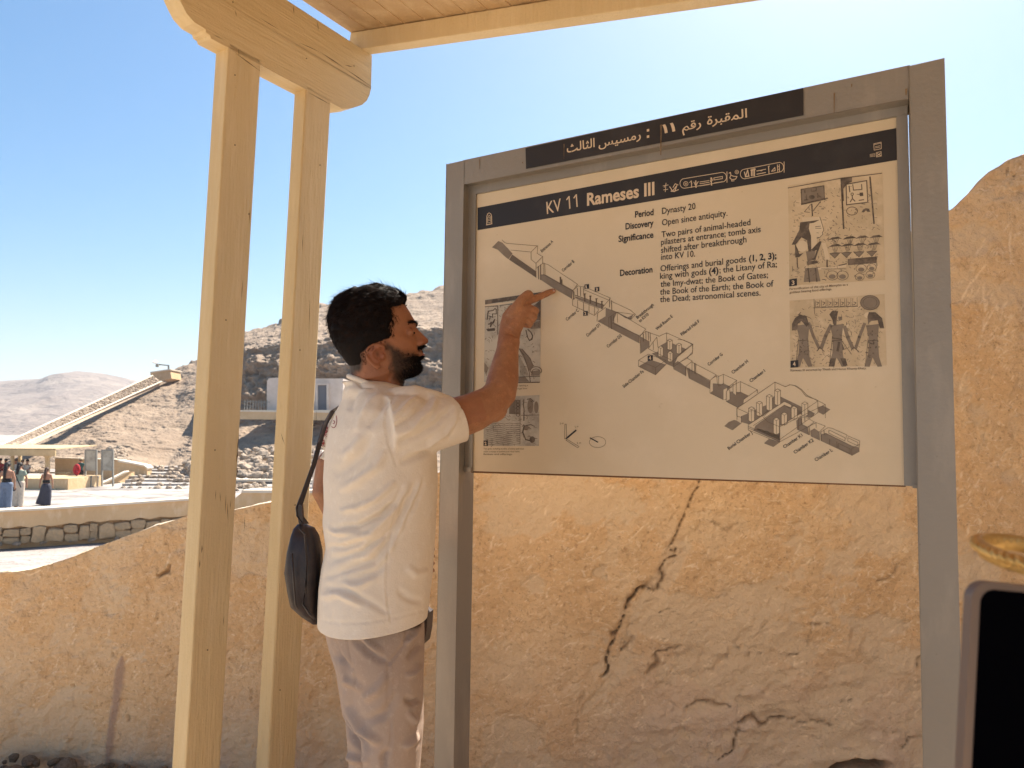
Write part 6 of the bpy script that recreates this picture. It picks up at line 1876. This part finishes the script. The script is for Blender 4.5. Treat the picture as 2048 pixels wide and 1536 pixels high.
def standing(x, yfeet, ytop, label, D_, top, low, hairm, skirt=False, shorts=False, hat=None, longhair=True, halter=False, lean=0.0, arms=(.06, .06), extra=None):
    rr = ray(x, yfeet); D = (PLAZA - CAMZ) / rr[2] * rr[1]
    foot = at(x, yfeet, D)
    foot[2] = PLAZA
    H = at(x, ytop, D)[2] - PLAZA
    s = H / 1.68
    p = empty('person', tuple(foot), label, 'person')
    q = lambda dx, z, dy=0.0: foot + V(dx * s + lean * z * .1, dy * s, z * s)
    sk = PM['visitor_skin']
    parts = []
    for k in (-1, 1):
        parts.append(([q(.09 * k, .92), q(.10 * k, .5), q(.10 * k, .08), q(.10 * k, .03, -.0)], [.085 * s, .06 * s, .04 * s, .04 * s]))
        parts.append(([q(.10 * k, .04), q(.10 * k, .03, .14)], [.04 * s, .03 * s]))
        parts.append(([q(.17 * k, 1.38), q((.21 + arms[0]) * k, 1.12), q((.22 + arms[1]) * k, .86), q((.22 + arms[1]) * k, .74, .03)], [.05 * s, .04 * s, .032 * s, .03 * s]))
    parts += [([q(0, .88), q(0, 1.05), q(0, 1.25), q(0, 1.38), q(0, 1.44)], [(.16 * s, .11 * s), (.13 * s, .10 * s), (.16 * s, .11 * s), (.17 * s, .10 * s), (.08 * s, .07 * s)]),
              ([q(0, 1.42), q(0, 1.5)], [.05 * s, .05 * s]), ([q(0, 1.47), q(0, 1.53), q(0, 1.6), q(0, 1.66)], [.05 * s, .078 * s, .08 * s, .05 * s])]
    mesh('body', None, None, sk, p, True, data=tubeset(parts, .022, 'body'))
    if skirt:
        b = MB(); b.tube([q(0, .98), q(0, .88), q(0, .7), q(-.03, .4), q(-.08, .12), q(-.09, .05)], [(.14 * s, .12 * s), (.19 * s, .15 * s), (.235 * s, .18 * s), (.27 * s, .2 * s), (.31 * s, .22 * s), (.31 * s, .22 * s)], 28, ref=(0, 1, 0)); 
        o = b.build('skirt', low, p, True)
    elif shorts:
        l = [([q(.09 * k, .95), q(.11 * k, .48)], [(.115 * s, .12 * s), (.11 * s, .12 * s)]) for k in (-1, 1)] + [([q(0, 1.0), q(0, .8)], [(.17 * s, .13 * s)] * 2)]
        mesh('shorts', None, None, low, p, True, data=tubeset(l, .022, 'shorts'))
    else:
        l = [([q(.09 * k, .95), q(.105 * k, .5), q(.105 * k, .06)], [(.12 * s, .12 * s), (.105 * s, .1 * s), (.095 * s, .09 * s)]) for k in (-1, 1)] + [([q(0, 1.0), q(0, .8)], [(.185 * s, .14 * s)] * 2)]
        mesh('trousers', None, None, low, p, True, data=tubeset(l, .022, 'trousers'))
    if halter:
        b = MB(); b.tube([q(0, 1.0), q(0, 1.13)], [(.15 * s, .12 * s), (.155 * s, .12 * s)], 20, ref=(0, 1, 0)); b.build('top', top, p, True)
    else:
        l = [([q(0, .92), q(0, 1.1), q(0, 1.36), q(0, 1.43)], [(.17 * s, .13 * s), (.165 * s, .125 * s), (.19 * s, .12 * s), (.1 * s, .08 * s)])] + [([q(.15 * k, 1.37), q(.24 * k, 1.2)], [.07 * s, .06 * s]) for k in (-1, 1)]
        mesh('top', None, None, top, p, True, data=tubeset(l, .022, 'top'))
    b = MB()
    b.ball(q(0, 1.6, -.012), (.093 * s, .105 * s, .095 * s), 16, 10)
    if longhair: b.tube([q(0, 1.62, -.06), q(0, 1.45, -.11), q(-.01, 1.25, -.13), q(-.01, longhair if longhair is not True else 1.12, -.12)], [(.07 * s, .05 * s), (.06 * s, .04 * s), (.05 * s, .03 * s), (.02 * s, .02 * s)], 12, ref=(0, 1, 0))
    b.build('hair', hairm, p, True)
    if hat:
        b = MB(); b.ball(q(0, 1.66, 0), (.1 * s, .11 * s, .07 * s), 14, 8); b.tube([q(0, 1.63), q(0, 1.635)], [.16 * s, .15 * s], 16, ref=(0, 1, 0)); b.build('hat', hat, p, True)
    return p, q, s
standing(90, 1011, 935, 'woman walking away across the plaza in a black strapless top and long charcoal skirt', 33, PM['black_cloth'], PM['grey_skirt'], PM['brown_hair'], skirt=True, halter=True, arms=(.05, .07))
standing(10, 1022, 925, 'woman with long black hair in a backless black top and pale blue jeans', 29.5, PM['black_cloth'], PM['denim'], PM['visitor_hair'], halter=True, longhair=1.0)
standing(35, 1016, 925, 'woman in a sage green top and loose cream trousers with a small dark bag', 31.5, PM['sage_cloth'], PM['cream_cloth'], PM['visitor_hair'], longhair=1.25)
hb = empty('cross_body_bag', tuple(at(27, 978, 28.0)), 'small dark green bag hanging at the hip of the woman in sage', 'bag')
b = MB(); b.ball(at(27, 978, 28.0), (.10, .05, .085), 12, 8); b.build('pouch', PM['black_cloth'], hb, True)
b = MB(); b.tube([at(28, 942, 28.2), at(34, 957, 28.2), at(42, 975, 28.3)], .02, 6); b.build('strap', PM['black_cloth'], hb, True)
standing(159, 970, 917, 'visitor with sun hat and red backpack reading the tall notice boards', 45.6, PM['teal'], PM['black_cloth'], PM['brown_hair'], shorts=True, hat=PM['straw'], longhair=False)
rb = empty('backpack', tuple(at(153.5, 940, 40.2)), 'bright red backpack worn by the visitor at the notice boards', 'backpack')
b = MB(); b.ball(at(153.5, 939, 40.3), (.19, .15, .32), 14, 10); b.build('pack', PM['red_cloth'], rb, True)
b = MB(); b.ball(at(153.5, 947, 40.15), (.13, .06, .12), 12, 8); b.build('pocket', PM['red_cloth'], rb, True)

def seated(x, ytop, D, top, low, hairm, label, face=1):
    h = at(x, ytop, D); z0 = h[2] - .86
    base_ = V(h[0], h[1], z0)
    p = empty('person', tuple(base_), label, 'person', 'people seated under the far shelter')
    q = lambda dx, z, dy=0.0: base_ + V(dx, dy, z)
    l = [([q(0, .05), q(0, .3), q(0, .5), q(0, .57)], [(.16, .13), (.15, .12), (.18, .11), (.07, .07)]), ([q(0, .56), q(0, .66)], [.05, .05]), ([q(0, .63), q(0, .74), q(0, .82)], [.06, .082, .05])]
    for k in (-1, 1):
        l.append(([q(.08 * k, .07), q(.11 * k, .08, -.38), q(.12 * k, -.3, -.4), q(.12 * k, -.36, -.45)], [.08, .065, .045, .04]))
        l.append(([q(.17 * k, .5), q(.24 * k, .28, -.05), q(.14 * k, .16, -.26)], [.045, .038, .032]))
    mesh('body', None, None, PM['visitor_skin'], p, True, data=tubeset(l, .026, 'body'))
    l = [([q(0, .04), q(0, .3), q(0, .52)], [(.185, .145), (.17, .135), (.2, .125)])] + [([q(.17 * k, .5), q(.23 * k, .34, -.03)], [.06, .055]) for k in (-1, 1)]
    mesh('top', None, None, top, p, True, data=tubeset(l, .026, 'top'))
    l = [([q(.08 * k, .07), q(.11 * k, .08, -.38), q(.12 * k, -.26, -.4)], [.1, .08, .065]) for k in (-1, 1)] + [([q(-.1, .06), q(.1, .06)], [.11, .11])]
    mesh('trousers', None, None, low, p, True, data=tubeset(l, .026, 'trousers'))
    b = MB(); b.ball(q(0, .765, .015), (.095, .1, .095), 12, 8); b.build('hair', hairm, p, True)
for a in ((1, 916, 44.2, 'red_cloth', 'navy', 'visitor_hair', 'seated figure in red at the edge of the far shelter'), (12, 917, 44.6, 'white_cloth', 'navy', 'visitor_hair', 'seated person in a white top left of the thin shelter post'),
          (32, 917, 44.3, 'white_cloth', 'navy', 'brown_hair', 'seated person in white with a ruddy face between the two near shelter posts'), (45, 919, 44.8, 'cream_cloth', 'black_cloth', 'brown_hair', 'seated person in a pale top leaning beside the man in white'),
          (55, 918, 44.3, 'white_cloth', 'black_cloth', 'visitor_hair', 'seated person in a white vest at the right of the group under the far shelter'), (41, 931, 43.6, 'navy', 'navy', 'visitor_hair', 'seated person in dark navy bending forward in front of the others')):
    seated(a[0], a[1], a[2], PM[a[3]], PM[a[4]], PM[a[5]], a[6])

# ------------------------------------------------------------------ close to the camera: a raised phone and a gold bangle
M['phone_metal'] = mat('brushed_phone_frame', (0.20, 0.15, 0.125), 0.45, metal=.5, spec=.5)
M['glass'] = mat('black_glass', (0.002, 0.002, 0.003), 0.3, spec=0.0)
M['gold'] = mat('worn_gold', (0.70, 0.46, 0.17), 0.5, [(60, 4, (0.50, .28, .08), .45, .7)], [(140, 4, .0012)], metal=.85)
PD = .46
ph = empty('mobile_phone', tuple(at(2060, 1400, PD)), 'mobile phone held up close to the camera, dark screen in a rose metal rim', 'phone')
ax = at(2048, 1163, PD) - at(1948, 1170, PD); ax = nrm(ax)
ay = nrm(at(1928, 1536, PD) - at(1946, 1190, PD)); ax = nrm(ax - ay * np.dot(ax, ay))
an = nrm(np.cross(ax, ay)); an = an if an[1] > 0 else -an
PC = at(1945, 1162, PD)
def rrect(x0, y0, w, h, r, off, n=8):
    pts = []
    for cx, cy, a0 in ((x0 + w - r, y0 + r, -90), (x0 + w - r, y0 + h - r, 0), (x0 + r, y0 + h - r, 90), (x0 + r, y0 + r, 180)):
        for k in range(n + 1):
            a = math.radians(a0 + 90 * k / n)
            pts.append(PC + ax * (cx + r * math.cos(a)) + ay * (cy + r * math.sin(a)) + an * off)
    return pts
o = MB().prism(rrect(0, 0, .076, .158, .0115, 0), an * .008).build('case', M['phone_metal'], ph); bevel(o, .0026, 4); 
o = MB().prism(rrect(.0056, .0040, .0648, .1495, .009, -.0006), an * .0012).build('screen', M['glass'], ph)

hn = empty('person', tuple(at(1990, 1700, .5)), 'fingertips of a visitor gripping the phone at its lower edge', 'person')
b = MB()
for pts, r in (([at(1935, 1530, .480), at(1926, 1560, .487), at(1950, 1640, .50), at(2010, 1730, .50)], [.0052, .0075, .0085, .010]),
               ([at(1786, 1548, .50), at(1800, 1580, .505), at(1860, 1660, .51), at(2000, 1740, .51)], [.0052, .0078, .009, .011]),
               ([at(1900, 1590, .49), at(1930, 1640, .50), at(2010, 1740, .51)], [.0058, .0085, .010]),
               ([at(1960, 1700, .50), at(2060, 1760, .51), at(2100, 1900, .50), at(2140, 2060, .47)], [(.018, .03), (.02, .042), (.022, .04), (.026, .032)]),
               ([at(2050, 1760, .50), at(2180, 1640, .47), at(2200, 1560, .452), at(2190, 1530, .450)], [.014, .012, .010, .0065])):
    b.tube(pts, r, 16)
mesh('hand', None, None, M['skin'], hn, True, data=remesh(b, .0022, 3, 'hand'))

bg = empty('bangle', tuple(at(2050, 1101, PD)), 'blurred gold bangle with a scalloped rope edge just above the phone', 'bangle')
cx = PC + ax * .043 - ay * .0195 + an * .004
b = MB()
n = 60
ex_, ey_ = nrm(ax), nrm(ay * -.17 + an)
rx, ry = .0335, .0335
ring = [cx + ex_ * rx * math.cos(2 * math.pi * k / n) + ey_ * ry * math.sin(2 * math.pi * k / n) for k in range(n)]
for q_ in (0, math.pi):
    pts = []
    for k in range(n * 4 + 1):
        a = 2 * math.pi * k / (n * 4)
        c = cx + ex_ * rx * math.cos(a) + ey_ * ry * math.sin(a)
        o_ = nrm(c - cx)
        t = a * 22 + q_
        pts.append(c + o_ * .0016 * math.cos(t) + ay * .0016 * math.sin(t))
    b.tube(pts, .0022, 7, cap=False)
o = b.build('rope_edge', M['gold'], bg, True)
b = MB()
for k in range(n + 1):
    a = 2 * math.pi * k / n
    c = cx + (ex_ * math.cos(a) + ey_ * math.sin(a)) * (rx - .0018)
    b.v += [tuple(c - ay * .004), tuple(c + ay * .007)]
for k in range(n): b.f.append((2 * k, 2 * k + 1, 2 * k + 3, 2 * k + 2))
o = b.build('band', M['gold'], bg, True); o.modifiers.new('t', 'SOLIDIFY').thickness = .0012
# wrist through the bangle, beyond the right edge of the picture
